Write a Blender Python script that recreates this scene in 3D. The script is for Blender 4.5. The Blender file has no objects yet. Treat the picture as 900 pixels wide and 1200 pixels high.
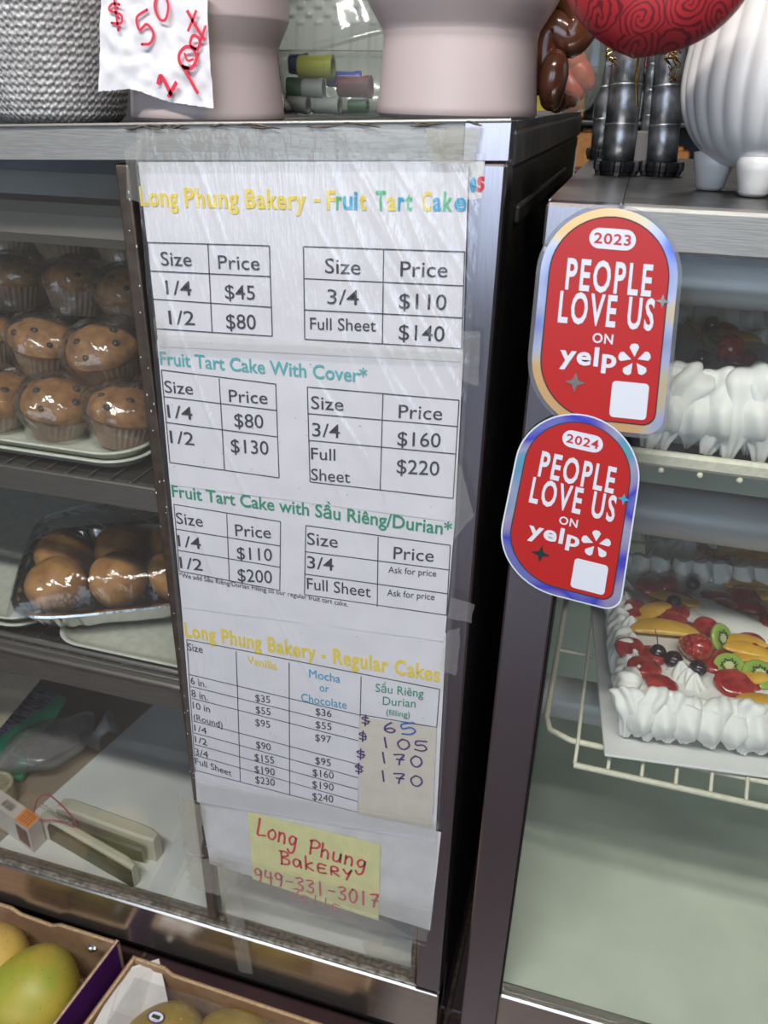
import bpy, math, random
from mathutils import Vector, Matrix, noise
R = random.Random(7)
PI = math.pi
sc = bpy.context.scene
COL = sc.collection

# ------------------------------------------------------------------ camera, world, exposure
CAM = Vector((0.09634, -0.66157, 1.26702))
YAW, PITCH, ROLL, FPX = -0.27698, 0.47901, 0.021455, 946.5
_f = Vector((math.sin(YAW)*math.cos(PITCH), math.cos(YAW)*math.cos(PITCH), -math.sin(PITCH)))
_r0 = Vector((math.cos(YAW), -math.sin(YAW), 0)); _u0 = _r0.cross(_f)
_r = _r0*math.cos(ROLL) + _u0*math.sin(ROLL); _u = -_r0*math.sin(ROLL) + _u0*math.cos(ROLL)
cd = bpy.data.cameras.new('camera'); cam = bpy.data.objects.new('camera', cd); COL.objects.link(cam)
cam.matrix_world = Matrix(((_r.x, _u.x, -_f.x, CAM.x), (_r.y, _u.y, -_f.y, CAM.y), (_r.z, _u.z, -_f.z, CAM.z), (0, 0, 0, 1)))
cd.sensor_fit = 'VERTICAL'; cd.sensor_height = 36; cd.lens = FPX*36/1200; cd.clip_start = 0.02; cd.clip_end = 50
cd.dof.use_dof = True; cd.dof.focus_distance = 0.80; cd.dof.aperture_fstop = 9
sc.camera = cam
sc.view_settings.view_transform = 'Standard'; sc.view_settings.look = 'None'
sc.view_settings.gamma = 1; sc.view_settings.exposure = 0.0; sc.view_settings.use_curve_mapping = False
try:
    sc.cycles.use_denoising = True
    sc.cycles.max_bounces = 10; sc.cycles.transparent_max_bounces = 40; sc.cycles.caustics_reflective = False
except Exception: pass
w = bpy.data.worlds.new('world'); sc.world = w; w.use_nodes = True
w.node_tree.nodes['Background'].inputs[0].default_value = (0.75, 0.8, 0.9, 1)
w.node_tree.nodes['Background'].inputs[1].default_value = 0.16

def area(name, loc, rot, sx, sy, power, col):
    l = bpy.data.lights.new(name, 'AREA'); l.shape = 'RECTANGLE'; l.size = sx; l.size_y = sy; l.energy = power; l.color = col
    o = bpy.data.objects.new(name, l); o.location = loc; o.rotation_euler = rot; COL.objects.link(o); return o
area('tube_light', (-0.35, -1.15, 2.66), (math.radians(14), 0, 0), 1.3, 0.16, 62, (1, .97, .93))
area('tube_light', (1.1, -1.2, 2.66), (math.radians(14), 0, 0), 1.3, 0.16, 34, (1, .97, .92))
area('tube_light', (-0.2, 1.9, 2.66), (0, 0, 0), 1.3, 0.16, 14, (1, .97, .92))
area('daylight', (-0.6, -4.35, 1.75), (math.radians(90), 0, 0), 3.6, 1.7, 34, (.80, .89, 1))

def P(x, y, Y=0.0):            # point of the upright plane at depth Y
    d = _f + _r*((x-450)/FPX) - _u*((y-600)/FPX); return CAM + d*((Y-CAM.y)/d.y)
def H(x, y, Z):                # point of the level plane at height Z
    d = _f + _r*((x-450)/FPX) - _u*((y-600)/FPX); return CAM + d*((Z-CAM.z)/d.z)

# ------------------------------------------------------------------ materials
def new(name):
    m = bpy.data.materials.new(name); m.use_nodes = True
    return m, m.node_tree.nodes, m.node_tree.links
def setin(b, **k):
    for n, v in k.items():
        n = n.replace('_', ' ')
        if n in b.inputs: b.inputs[n].default_value = v
def c4(c): return (*c, 1) if len(c) == 3 else c
def mat(name, col, rough=.5, metal=0, bump=0, scale=40, var=0, col2=None, stretch=(1, 1, 1), **k):
    m, N, L = new(name); b = N['Principled BSDF']
    setin(b, Base_Color=c4(col), Roughness=rough, Metallic=metal, **k)
    if bump or var or col2:
        tc = N.new('ShaderNodeTexCoord'); mp = N.new('ShaderNodeMapping'); mp.inputs['Scale'].default_value = stretch
        ns = N.new('ShaderNodeTexNoise'); ns.inputs['Scale'].default_value = scale; ns.inputs['Detail'].default_value = 6
        L.new(tc.outputs['Object'], mp.inputs[0]); L.new(mp.outputs[0], ns.inputs['Vector'])
        if bump:
            bp = N.new('ShaderNodeBump'); bp.inputs['Strength'].default_value = bump; bp.inputs['Distance'].default_value = .002
            L.new(ns.outputs[0], bp.inputs['Height']); L.new(bp.outputs[0], b.inputs['Normal'])
        if var or col2:
            cr = N.new('ShaderNodeValToRGB'); e = cr.color_ramp.elements
            e[0].position = .35; e[1].position = .65
            e[0].color = c4([c*(1-var) for c in col]); e[1].color = c4(col2 or [min(1, c*(1+var)) for c in col])
            L.new(ns.outputs[0], cr.inputs[0]); L.new(cr.outputs[0], b.inputs['Base Color'])
    return m
def clear(name, tint=(1, 1, 1), haze=.05, hazecol=(.9, .9, .9), rough=.08, ior=1.45, bump=0, scale=30, stretch=(1, 1, 1), gain=1.0, wave=False):
    """thin clear sheet: transparent + fresnel gloss + a little haze"""
    m, N, L = new(name); N.remove(N['Principled BSDF']); out = N['Material Output']
    t = N.new('ShaderNodeBsdfTransparent'); t.inputs[0].default_value = c4(tint)
    g = N.new('ShaderNodeBsdfGlossy'); g.inputs['Roughness'].default_value = rough
    d = N.new('ShaderNodeBsdfDiffuse'); d.inputs[0].default_value = c4(hazecol)
    fr = N.new('ShaderNodeFresnel'); ge = N.new('ShaderNodeNewGeometry'); ri = N.new('ShaderNodeMapRange')   # same gloss from either face
    ri.inputs[3].default_value = ior; ri.inputs[4].default_value = 1/ior; L.new(ge.outputs['Backfacing'], ri.inputs[0]); L.new(ri.outputs[0], fr.inputs[0])
    mu = N.new('ShaderNodeMath'); mu.operation = 'MULTIPLY'; mu.inputs[1].default_value = gain; mu.use_clamp = True
    a = N.new('ShaderNodeMixShader'); a.inputs[0].default_value = haze
    b = N.new('ShaderNodeMixShader')
    L.new(t.outputs[0], a.inputs[1]); L.new(d.outputs[0], a.inputs[2])
    L.new(fr.outputs[0], mu.inputs[0]); L.new(mu.outputs[0], b.inputs[0]); L.new(a.outputs[0], b.inputs[1]); L.new(g.outputs[0], b.inputs[2])
    L.new(b.outputs[0], out.inputs[0])
    if bump:
        tc = N.new('ShaderNodeTexCoord'); mp = N.new('ShaderNodeMapping'); mp.inputs['Scale'].default_value = stretch
        ns = N.new('ShaderNodeTexNoise'); ns.inputs['Scale'].default_value = scale; ns.inputs['Detail'].default_value = 3
        bp = N.new('ShaderNodeBump'); bp.inputs['Strength'].default_value = bump; bp.inputs['Distance'].default_value = .004
        L.new(tc.outputs['Object'], mp.inputs[0]); L.new(mp.outputs[0], ns.inputs['Vector']); L.new(ns.outputs[0], bp.inputs['Height'])
        L.new(bp.outputs[0], g.inputs['Normal']); L.new(bp.outputs[0], fr.inputs['Normal'])
    return m
def emit(name, col, s):
    m, N, L = new(name); b = N['Principled BSDF']; setin(b, Base_Color=c4(col), Emission_Color=c4(col), Emission_Strength=s); return m

M = {}
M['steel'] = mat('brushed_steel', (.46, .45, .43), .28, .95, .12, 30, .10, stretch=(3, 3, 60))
M['steel_h'] = mat('scuffed_header_steel', (.36, .355, .335), .5, .6, .15, 45, .12, stretch=(1, 4, 30))
M['steel_b'] = mat('bottom_rail_steel', (.66, .60, .54), .22, .95, .08, 20, .10, stretch=(.6, 3, 14))
M['steel_v'] = mat('upright_steel', (.40, .37, .39), .20, .97, .06, 30, .06, stretch=(40, 10, 1))
M['trim'] = mat('bright_edge_trim', (.50, .48, .44), .42, .8, .2, 90)
M['grime'] = mat('grimy_seam', (.10, .08, .06), .8, 0, .6, 160, .5)
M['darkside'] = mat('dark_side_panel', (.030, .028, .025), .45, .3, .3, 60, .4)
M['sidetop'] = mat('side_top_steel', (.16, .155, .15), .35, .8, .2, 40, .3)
M['liner_white'] = mat('white_liner', (.78, .80, .80), .45, 0, .05, 12, .04)
M['liner_green'] = mat('greenish_white_liner', (.76, .83, .69), .35, 0, .05, 12, .05)
M['lamp_grey'] = mat('lamp_housing_grey', (.50, .53, .53), .4, .1, .05, 20)
M['shelfdark'] = mat('dark_shelf', (.045, .042, .038), .5, .3, .2, 60, .2)
M['lip'] = mat('shelf_lip_steel', (.30, .275, .25), .35, .8, .1, 30, .1, stretch=(1, 4, 20))
M['tray'] = mat('cream_plastic_tray', (.60, .62, .54), .45, 0, .1, 90, .08)
M['wire'] = mat('cream_coated_wire', (.68, .66, .52), .4, 0, .25, 200, .08)
M['paper'] = mat('white_paper', (.76, .75, .78), .75, 0, .25, 28, .03)
M['paper_old'] = mat('aged_white_paper', (.70, .69, .68), .8, 0, .5, 24, .08)
M['patch'] = mat('cream_paper', (.66, .62, .52), .8, 0, .2, 50, .04)
M['note'] = mat('yellow_note_paper', (.78, .76, .36), .8, 0, .3, 50, .05)
M['ink'] = mat('black_ink', (.035, .035, .04), .7)
for n, c in dict(ink_yellow=(.85, .66, .06), ink_teal=(.10, .44, .45), ink_green=(.02, .28, .15), ink_gr2=(.10, .50, .22), ink_blue=(.03, .36, .60),
                 ink_red=(.62, .03, .06), ink_purple=(.10, .04, .20), ink_bl2=(.02, .12, .55), marker=(.70, .03, .07)).items():
    M[n] = mat(n, c, .7)
M['tape'] = clear('clear_tape', (.96, .96, .95), .12, (.80, .79, .76), .12, 1.5, .5, 60)
M['tape_old'] = clear('yellowed_tape', (.88, .86, .80), .30, (.55, .52, .45), .15, 1.5, .6, 60)
M['film'] = clear('clear_film', (.985, .985, .985), .035, (.95, .95, 1), .10, 1.5, .35, 45, (6, 1, 1), 1.9)
M['wrap'] = clear('plastic_wrap', (.95, .95, .95), .035, (.9, .9, .9), .07, 1.5, .9, 50, (1, 1, 1), 2.2)
M['bagwrap'] = clear('plastic_bag_film', (.82, .82, .84), .30, (.50, .49, .50), .10, 1.5, 1.0, 30, (1, 1, 1), 1.5)
M['glass'] = clear('case_glass', (.97, .98, .97), .03, (.45, .42, .38), .02, 1.48)
M['clam'] = clear('clear_box_plastic', (.86, .88, .86), .14, (.70, .74, .70), .12, 1.5, .15, 40, (1, 1, 1), 1.5)
M['muffin'] = mat('muffin_crumb', (.33, .13, .035), .65, 0, .8, 70, .35, (.46, .22, .07))
M['liner'] = mat('brown_paper_liner', (.34, .22, .14), .7, 0, .2, 90, .12)
M['chip'] = mat('chocolate_chip', (.03, .015, .012), .35)
M['bun'] = mat('baked_bun', (.42, .17, .045), .6, 0, .35, 40, .25, (.58, .29, .09))
M['foil'] = mat('aluminium_foil', (.72, .72, .73), .22, 1, .5, 60)
M['cream'] = mat('whipped_cream', (.84, .84, .80), .5, 0, .06, 60, Subsurface_Weight=.15, Subsurface_Radius=(.01, .009, .008), Subsurface_Scale=1.0)
M['cake_board'] = mat('white_cake_board', (.74, .75, .74), .5)
M['berry'] = mat('strawberry_red', (.32, .010, .012), .14, 0, .5, 160, .35, (.60, .05, .03), Coat_Weight=.8)
M['jelly'] = mat('strawberry_slice', (.34, .010, .014), .10, 0, .6, 90, .3, (.48, .05, .035), Coat_Weight=.8)
M['seed'] = mat('strawberry_seed', (.75, .45, .10), .4)
M['grape'] = mat('dark_grape', (.018, .008, .014), .12, 0, .1, 40, .5, Coat_Weight=.8)
M['blueb'] = mat('blueberry_skin', (.012, .014, .028), .28, 0, .1, 60, .4, Coat_Weight=.4)
M['mango'] = mat('mango_slice', (.78, .40, .03), .18, 0, .3, 40, .2, (.85, .52, .08), Coat_Weight=.6)
M['papaya'] = mat('mango_skin', (.55, .40, .06), .45, 0, .15, 16, .1, (.26, .34, .035))
M['papaya2'] = mat('golden_mango_skin', (.62, .40, .10), .45, 0, .15, 16, .1, (.66, .46, .10))
M['papaya3'] = mat('ripe_mango_skin', (.50, .34, .04), .45, 0, .3, 22, .15, (.36, .24, .03))
M['speck'] = mat('skin_speck', (.09, .06, .02), .8)
M['carton'] = mat('cardboard', (.34, .21, .12), .8, 0, .25, 60, .1)
M['carton_w'] = mat('white_card_lining', (.66, .64, .62), .7, 0, .1, 60, .04)
M['carton_p'] = mat('purple_print_card', (.10, .018, .15), .45, 0, .05, 40, .1)
M['carton_e'] = mat('cardboard_edge', (.55, .40, .24), .8, 0, .6, 200, .2)
M['pink'] = mat('pink_ceramic', (.52, .43, .42), .42, 0, .03, 20, .02)
M['whitepot'] = mat('white_ceramic', (.84, .82, .80), .25, 0, .02, 30)
M['weave'] = mat('grey_weave', (.30, .29, .29), .55, .1, .35, 300, .3, (.52, .51, .50))
M['brown_gl'] = mat('brown_glazed_ceramic', (.11, .035, .015), .18, 0, .03, 14, .2, Coat_Weight=.5)
M['wood_d'] = mat('dark_wood', (.075, .045, .03), .7, 0, .8, 30, .4, stretch=(8, 8, 1))
M['tan'] = mat('tan_disc', (.22, .16, .10), .6, 0, .2, 30, .1)
M['black'] = mat('black_plastic', (.012, .012, .014), .35, 0, .1, 60)
M['rock'] = mat('black_rock', (.012, .008, .010), .7, 0, .6, 60, .4)
M['pewter'] = mat('pewter_cane', (.38, .39, .42), .36, .9, .12, 90, .35)
M['gold'] = mat('gold_tinsel', (.75, .50, .08), .15, 1, .3, 90)
M['stapler'] = mat('cream_stapler_shell', (.55, .53, .43), .4, 0, .05, 40)
M['magazine'] = mat('stapler_rail_grey', (.20, .195, .18), .35, .7, .1, 60)
M['rubber'] = mat('dark_stapler_base', (.035, .035, .025), .35, 0, .1, 40, .5)
M['greenpk'] = mat('green_packet', (.02, .28, .15), .3, 0, .2, 40, .1)
M['bluepic'] = mat('packet_blue_picture', (.03, .06, .11), .3, 0, .1, 60, .6, (.22, .27, .36), (1, 4, 1))
M['orange'] = mat('orange_print', (.85, .26, .04), .5)
M['box_w'] = mat('white_carton', (.66, .60, .56), .5, 0, .05, 50, .05)
M['maroonpic'] = mat('maroon_print', (.14, .05, .045), .5, 0, .05, 50, .3)
M['rope'] = mat('cream_twine', (.45, .42, .30), .8, 0, .6, 120, .2)
M['pinkcord'] = mat('magenta_cord', (.45, .03, .14), .5)
M['kraft'] = mat('tan_card', (.33, .27, .20), .8, 0, .4, 90, .1, stretch=(1, 8, 8))
for n, c in dict(p_yellow=(.46, .46, .04), p_blue=(.03, .06, .45), p_red=(.18, .015, .03), p_white=(.55, .55, .52), p_navy=(.01, .015, .10), p_green=(.03, .13, .04)).items():
    M[n] = mat(n, c, .35)
M['st_red'] = mat('sticker_red', (.48, .022, .020), .32, 0, .03, 20)
M['st_white'] = mat('sticker_white', (.72, .75, .82), .35)
M['st_yred'] = mat('sticker_year_red', (.55, .03, .05), .4)
M['st_clear'] = clear('sticker_clear_margin', (.88, .88, .9), .12, (.6, .6, .65), .08, 1.5)
M['silver'] = mat('silver_star', (.48, .46, .40), .25, .9, .1, 60)
M['pewstar'] = mat('dark_star', (.05, .10, .10), .25, .7)

def holo(name, bright):
    m, N, L = new(name); b = N['Principled BSDF']; setin(b, Roughness=.25, Metallic=.55)
    tc = N.new('ShaderNodeTexCoord'); ns = N.new('ShaderNodeTexNoise'); ns.inputs['Scale'].default_value = 16; ns.inputs['Detail'].default_value = 1
    lw = N.new('ShaderNodeLayerWeight'); ad = N.new('ShaderNodeMath'); ad.operation = 'ADD'
    mr = N.new('ShaderNodeMapRange'); mr.inputs[1].default_value = .42; mr.inputs[2].default_value = .80
    cr = N.new('ShaderNodeValToRGB'); e = cr.color_ramp.elements
    cols = bright
    e[0].color = c4(cols[0]); e[1].color = c4(cols[-1])
    for i, c in enumerate(cols[1:-1]):
        x = e.new((i+1)/(len(cols)-1)); x.color = c4(c)
    L.new(tc.outputs['Object'], ns.inputs['Vector']); L.new(ns.outputs[0], ad.inputs[0]); lm = N.new('ShaderNodeMath'); lm.operation = 'MULTIPLY'; lm.inputs[1].default_value = .25; L.new(lw.outputs['Facing'], lm.inputs[0]); L.new(lm.outputs[0], ad.inputs[1])
    L.new(ad.outputs[0], mr.inputs[0]); L.new(mr.outputs[0], cr.inputs[0]); L.new(cr.outputs[0], b.inputs['Base Color'])
    return m
M['holo'] = holo('holographic_foil', [(.25, .28, .75), (.10, .10, .80), (.45, .40, .70), (.55, .55, .75), (.2, .5, .75), (.15, .7, .5), (.3, .3, .8)])
M['holo2'] = holo('holographic_foil_warm', [(.9, .55, .25), (.75, .65, .45), (.55, .6, .85), (.45, .5, .7), (.15, .22, .8), (.5, .5, .7), (.9, .5, .3)])

def kiwi_mat():
    m, N, L = new('kiwi_flesh'); b = N['Principled BSDF']; setin(b, Roughness=.15, Coat_Weight=.7)
    tc = N.new('ShaderNodeTexCoord'); sp = N.new('ShaderNodeSeparateXYZ'); L.new(tc.outputs['Object'], sp.inputs[0])
    ln = N.new('ShaderNodeVectorMath'); ln.operation = 'LENGTH'; cb = N.new('ShaderNodeCombineXYZ')
    L.new(sp.outputs[0], cb.inputs[0]); L.new(sp.outputs[1], cb.inputs[1]); L.new(cb.outputs[0], ln.inputs[0])
    mr = N.new('ShaderNodeMapRange'); mr.inputs[2].default_value = .017; L.new(ln.outputs['Value'], mr.inputs[0])
    cr = N.new('ShaderNodeValToRGB'); e = cr.color_ramp.elements
    e[0].position = 0; e[0].color = (.62, .66, .35, 1); e[1].position = 1; e[1].color = (.16, .13, .03, 1)
    for p, c in ((.26, (.60, .64, .32, 1)), (.36, (.20, .32, .04, 1)), (.55, (.26, .42, .06, 1)), (.92, (.36, .52, .10, 1))):
        x = e.new(p); x.color = c
    L.new(mr.outputs[0], cr.inputs[0]); L.new(cr.outputs[0], b.inputs['Base Color']); return m
M['kiwi'] = kiwi_mat()

def rose_mat():
    m, N, L = new('rose_print_red'); b = N['Principled BSDF']; setin(b, Roughness=.4)
    tc = N.new('ShaderNodeTexCoord'); mp = N.new('ShaderNodeMapping'); mp.inputs['Scale'].default_value = (1, 0, 1)
    nz = N.new('ShaderNodeTexNoise'); nz.inputs['Scale'].default_value = 70; nz.inputs['Detail'].default_value = 2
    va = N.new('ShaderNodeVectorMath'); va.operation = 'SCALE'; va.inputs['Scale'].default_value = .009
    vb = N.new('ShaderNodeVectorMath'); vb.operation = 'ADD'
    L.new(tc.outputs['Object'], nz.inputs['Vector']); L.new(nz.outputs['Color'], va.inputs[0]); L.new(tc.outputs['Object'], mp.inputs[0])
    L.new(mp.outputs[0], vb.inputs[0]); L.new(va.outputs[0], vb.inputs[1])
    vo = N.new('ShaderNodeTexVoronoi'); vo.inputs['Scale'].default_value = 38; vo.inputs['Randomness'].default_value = .45; L.new(vb.outputs[0], vo.inputs['Vector'])
    sn = N.new('ShaderNodeMath'); sn.operation = 'MULTIPLY'; sn.inputs[1].default_value = 44; L.new(vo.outputs['Distance'], sn.inputs[0])
    s2 = N.new('ShaderNodeMath'); s2.operation = 'SINE'; df = N.new('ShaderNodeVectorMath'); df.operation = 'SUBTRACT'; L.new(vb.outputs[0], df.inputs[0]); L.new(vo.outputs['Position'], df.inputs[1])
    sx = N.new('ShaderNodeSeparateXYZ'); L.new(df.outputs[0], sx.inputs[0]); an = N.new('ShaderNodeMath'); an.operation = 'ARCTAN2'; L.new(sx.outputs[0], an.inputs[0]); L.new(sx.outputs[2], an.inputs[1])
    a2 = N.new('ShaderNodeMath'); a2.operation = 'MULTIPLY_ADD'; a2.inputs[1].default_value = 2; L.new(an.outputs[0], a2.inputs[0]); L.new(sn.outputs[0], a2.inputs[2]); L.new(a2.outputs[0], s2.inputs[0])
    g = N.new('ShaderNodeMath'); g.operation = 'GREATER_THAN'; g.inputs[1].default_value = .45; L.new(s2.outputs[0], g.inputs[0])
    l = N.new('ShaderNodeMath'); l.operation = 'LESS_THAN'; l.inputs[1].default_value = .60; L.new(vo.outputs['Distance'], l.inputs[0])
    mm = N.new('ShaderNodeMath'); mm.operation = 'MULTIPLY'; L.new(g.outputs[0], mm.inputs[0]); L.new(l.outputs[0], mm.inputs[1])
    k = N.new('ShaderNodeMath'); k.operation = 'MULTIPLY'; k.inputs[1].default_value = .75; L.new(mm.outputs[0], k.inputs[0])
    mx = N.new('ShaderNodeMix'); mx.data_type = 'RGBA'; mx.inputs['A'].default_value = (.50, .035, .045, 1); mx.inputs['B'].default_value = (.10, .015, .02, 1)
    L.new(k.outputs[0], mx.inputs['Factor']); L.new(mx.outputs['Result'], b.inputs['Base Color']); return m
M['rose'] = rose_mat()
def floor_mat():
    m = mat('shop_floor_tile', (.055, .030, .034), .35, 0, .05, 6, .2); return m
M['floor'] = floor_mat()
M['wallp'] = mat('shop_wall_paint', (.34, .33, .31), .8, 0, .05, 6, .05)
M['ceil'] = mat('ceiling_tile', (.6, .6, .58), .9, 0, .2, 60)
M['winl'] = emit('daylit_window', (.62, .78, 1.0), 1.7)
M['tube'] = emit('fluorescent_diffuser', (1, .97, .92), 4)

# ------------------------------------------------------------------ mesh builder
ORG = {}
class MB:
    def __init__(s): s.v = []; s.f = []; s.sm = []
    def add(s, vs, fs, smooth=False):
        n = len(s.v); s.v += [Vector(v) for v in vs]
        s.f += [[i+n for i in f] for f in fs]; s.sm += [smooth]*len(fs); return s
    def box(s, a, b, mtx=None):
        x0, y0, z0 = a; x1, y1, z1 = b
        vs = [Vector(p) for p in ((x0, y0, z0), (x1, y0, z0), (x1, y1, z0), (x0, y1, z0), (x0, y0, z1), (x1, y0, z1), (x1, y1, z1), (x0, y1, z1))]
        if mtx: vs = [mtx@v for v in vs]
        return s.add(vs, [(0, 3, 2, 1), (4, 5, 6, 7), (0, 1, 5, 4), (1, 2, 6, 5), (2, 3, 7, 6), (3, 0, 4, 7)])
    def bbox(s, a, b, r=.002, mtx=None):      # bevelled box
        x0, y0, z0 = a; x1, y1, z1 = b; r = min(r, (x1-x0)/2.01, (y1-y0)/2.01, (z1-z0)/2.01)
        def ring(z, i):
            pts = []
            for cx, cy, a0 in ((x1-r, y1-r, 0), (x0+r, y1-r, 90), (x0+r, y0+r, 180), (x1-r, y0+r, 270)):
                for k in range(3):
                    t = math.radians(a0+45*k); q = r-i
                    pts.append(Vector((cx+q*math.cos(t), cy+q*math.sin(t), z)))
            return pts
        rings = [ring(z0, r*.7), ring(z0+r, 0), ring(z1-r, 0), ring(z1, r*.7)]
        vs = [p for q in rings for p in q]; n = 12
        if mtx: vs = [mtx@v for v in vs]
        fs = [(j*n+i, j*n+(i+1) % n, (j+1)*n+(i+1) % n, (j+1)*n+i) for j in range(3) for i in range(n)]
        fs += [tuple(range(n))[::-1], tuple(range(3*n, 4*n))]
        return s.add(vs, fs)
    def grid(s, fn, nu, nv, smooth=True, closed_u=False):
        vs = [fn(i/(nu if closed_u else nu-1), j/(nv-1)) for j in range(nv) for i in range(nu)]
        m = nu if closed_u else nu-1
        fs = [(j*nu+i, j*nu+(i+1) % nu, (j+1)*nu+(i+1) % nu, (j+1)*nu+i) for j in range(nv-1) for i in range(m)]
        return s.add(vs, fs, smooth)
    def lathe(s, prof, c=(0, 0, 0), n=48, mod=None, smooth=True):
        c = Vector(c)
        def fn(u, v):
            k = min(len(prof)-1, int(round(v*(len(prof)-1)))); r, z = prof[k]; t = u*2*PI
            if mod: r, z = mod(r, z, t)
            return c+Vector((r*math.cos(t), r*math.sin(t), z))
        s.grid(fn, n, len(prof), smooth, True); m = len(s.v)
        return s
    def tube(s, pts, r, n=8, smooth=True, caps=True, closed=False):
        pts = [Vector(p) for p in pts]; N = len(pts)
        rr = r if isinstance(r, (list, tuple)) else [r]*N
        prev = None; vs = []
        for i, p in enumerate(pts):
            a = pts[(i-1) % N] if closed else pts[max(0, i-1)]; b = pts[(i+1) % N] if closed else pts[min(N-1, i+1)]
            t = (b-a).normalized()
            if prev is None: prev = t.orthogonal()
            x = (prev-t*prev.dot(t)).normalized(); prev = x; y = t.cross(x)
            vs += [p+(x*math.cos(2*PI*k/n)+y*math.sin(2*PI*k/n))*rr[i] for k in range(n)]
        M_ = N if closed else N-1
        fs = [(j*n+k, j*n+(k+1) % n, ((j+1) % N)*n+(k+1) % n, ((j+1) % N)*n+k) for j in range(M_) for k in range(n)]
        s.add(vs, fs, smooth)
        if caps and not closed: s.add(vs[:n], [tuple(range(n))[::-1]]); s.add(vs[-n:], [tuple(range(n))])
        return s
    def ball(s, c, r, n=16, m=10, mtx=None, disp=0, dsc=30, seed=0):
        c = Vector(c); r = Vector(r) if isinstance(r, (tuple, list, Vector)) else Vector((r, r, r))
        def fn(u, v):
            t = u*2*PI; p = (v*.998+.001)*PI; d = Vector((math.sin(p)*math.cos(t), math.sin(p)*math.sin(t), -math.cos(p)))
            q = Vector((d.x*r.x, d.y*r.y, d.z*r.z))
            if disp: q *= 1+disp*noise.noise(q*dsc+Vector((seed, seed*.7, 0)))
            if mtx: q = mtx@q
            return c+q
        return s.grid(fn, n, m, True, True)
    def prism(s, pts, d):                      # planar polygon extruded by vector d
        pts = [Vector(p) for p in pts]; d = Vector(d); n = len(pts)
        return s.add(pts+[p+d for p in pts], [tuple(range(n)), tuple(range(n, 2*n))[::-1]]+[(i, i+n, (i+1) % n+n, (i+1) % n) for i in range(n)])
    def quad(s, a, b, c, d, depth=.0002): return s.prism([a, b, c, d], (0, depth, 0))
    def build(s, name, m, parent=None, origin=None):
        if parent is not None and origin is None: o_ = ORG.get(parent.name, Vector()); loc = Vector((0, 0, 0)); shift = o_
        else:
            if origin is None:
                xs = [v.x for v in s.v]; ys = [v.y for v in s.v]; zs = [v.z for v in s.v]
                origin = Vector(((min(xs)+max(xs))/2, (min(ys)+max(ys))/2, min(zs)))
            shift = Vector(origin); loc = shift-(ORG.get(parent.name, Vector()) if parent is not None else Vector())
        me = bpy.data.meshes.new(name); me.from_pydata([v-shift for v in s.v], [], s.f); me.polygons.foreach_set('use_smooth', s.sm)
        me.materials.append(M[m] if isinstance(m, str) else m); me.update()
        o = bpy.data.objects.new(name, me); COL.objects.link(o); o.location = loc
        if parent is not None: o.parent = parent
        ORG[o.name] = shift
        return o
def tag(o, label=None, cat=None, group=None, kind=None):
    for k, v in (('label', label), ('category', cat), ('group', group), ('kind', kind)):
        if v: o[k] = v
    return o
def thing(name, label, cat, loc=(0, 0, 0), group=None, kind=None):
    o = bpy.data.objects.new(name, None); o.empty_display_size = .02; COL.objects.link(o); o.location = loc; ORG[o.name] = Vector(loc)
    return tag(o, label, cat, group, kind)
def dup(root, loc, rz=0, label=None, group=None, scale=None, mats=None):
    r = root.copy(); COL.objects.link(r); r.location = loc; r.rotation_euler = (0, 0, rz); ORG[r.name] = Vector(loc)
    if scale: r.scale = (scale,)*3
    if label: r['label'] = label
    if group: r['group'] = group
    def rec(a, b):
        for ch in a.children:
            c = ch.copy(); COL.objects.link(c); c.parent = b; rec(ch, c)
    rec(root, r); return r
def Rz(a): return Matrix.Rotation(a, 4, 'Z')
def T(*v): return Matrix.Translation(Vector(v))

# lettering --------------------------------------------------------------
_tc = {}
def textmesh(s, off=0.0, shear=0.0):
    k = (s, off, shear)
    if k not in _tc:
        c = bpy.data.curves.new('t', 'FONT'); c.body = s; c.offset = off; c.shear = shear; c.resolution_u = 3; c.space_character = 1.22 if off == .024 else 1.10 if off >= .02 else 1.0
        o = bpy.data.objects.new('t', c); COL.objects.link(o); dg = bpy.context.evaluated_depsgraph_get()
        me = bpy.data.meshes.new_from_object(o.evaluated_get(dg))
        vs = [v.co.copy() for v in me.vertices]; fs = [tuple(p.vertices) for p in me.polygons]
        bpy.data.objects.remove(o); bpy.data.curves.remove(c); bpy.data.meshes.remove(me)
        x0 = min(v.x for v in vs); x1 = max(v.x for v in vs)
        _tc[k] = ([((v.x-x0)/(x1-x0), v.y/.682) for v in vs], fs)
    return _tc[k]
def text(mb, s, x0, y0, x1, y1, h, Y, off=.0, shear=0, up=None, scale=None):
    """string whose baseline runs from pixel (x0,y0) to (x1,y1) on the upright plane Y; capital height h px"""
    uv, fs = textmesh(s, off, shear); A = P(x0, y0, Y); B = P(x1, y1, Y)
    if up is None:
        mx, my = (x0+x1)/2, (y0+y1)/2
        U = Vector((0, 0, (P(mx, my-h, Y)-P(mx, my, Y)).z))
    else: U = P(x0+up[0], y0+up[1], Y)-A
    mb.add([A+(B-A)*u+U*v for u, v in uv], fs)
def line(mb, x0, y0, x1, y1, Y, wd=.00045):
    A = P(x0, y0, Y); B = P(x1, y1, Y); t = (B-A).normalized(); n = Vector((-t.z, 0, t.x))*wd
    mb.add([A-n, B-n, B+n, A+n], [(0, 1, 2, 3)])
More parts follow.
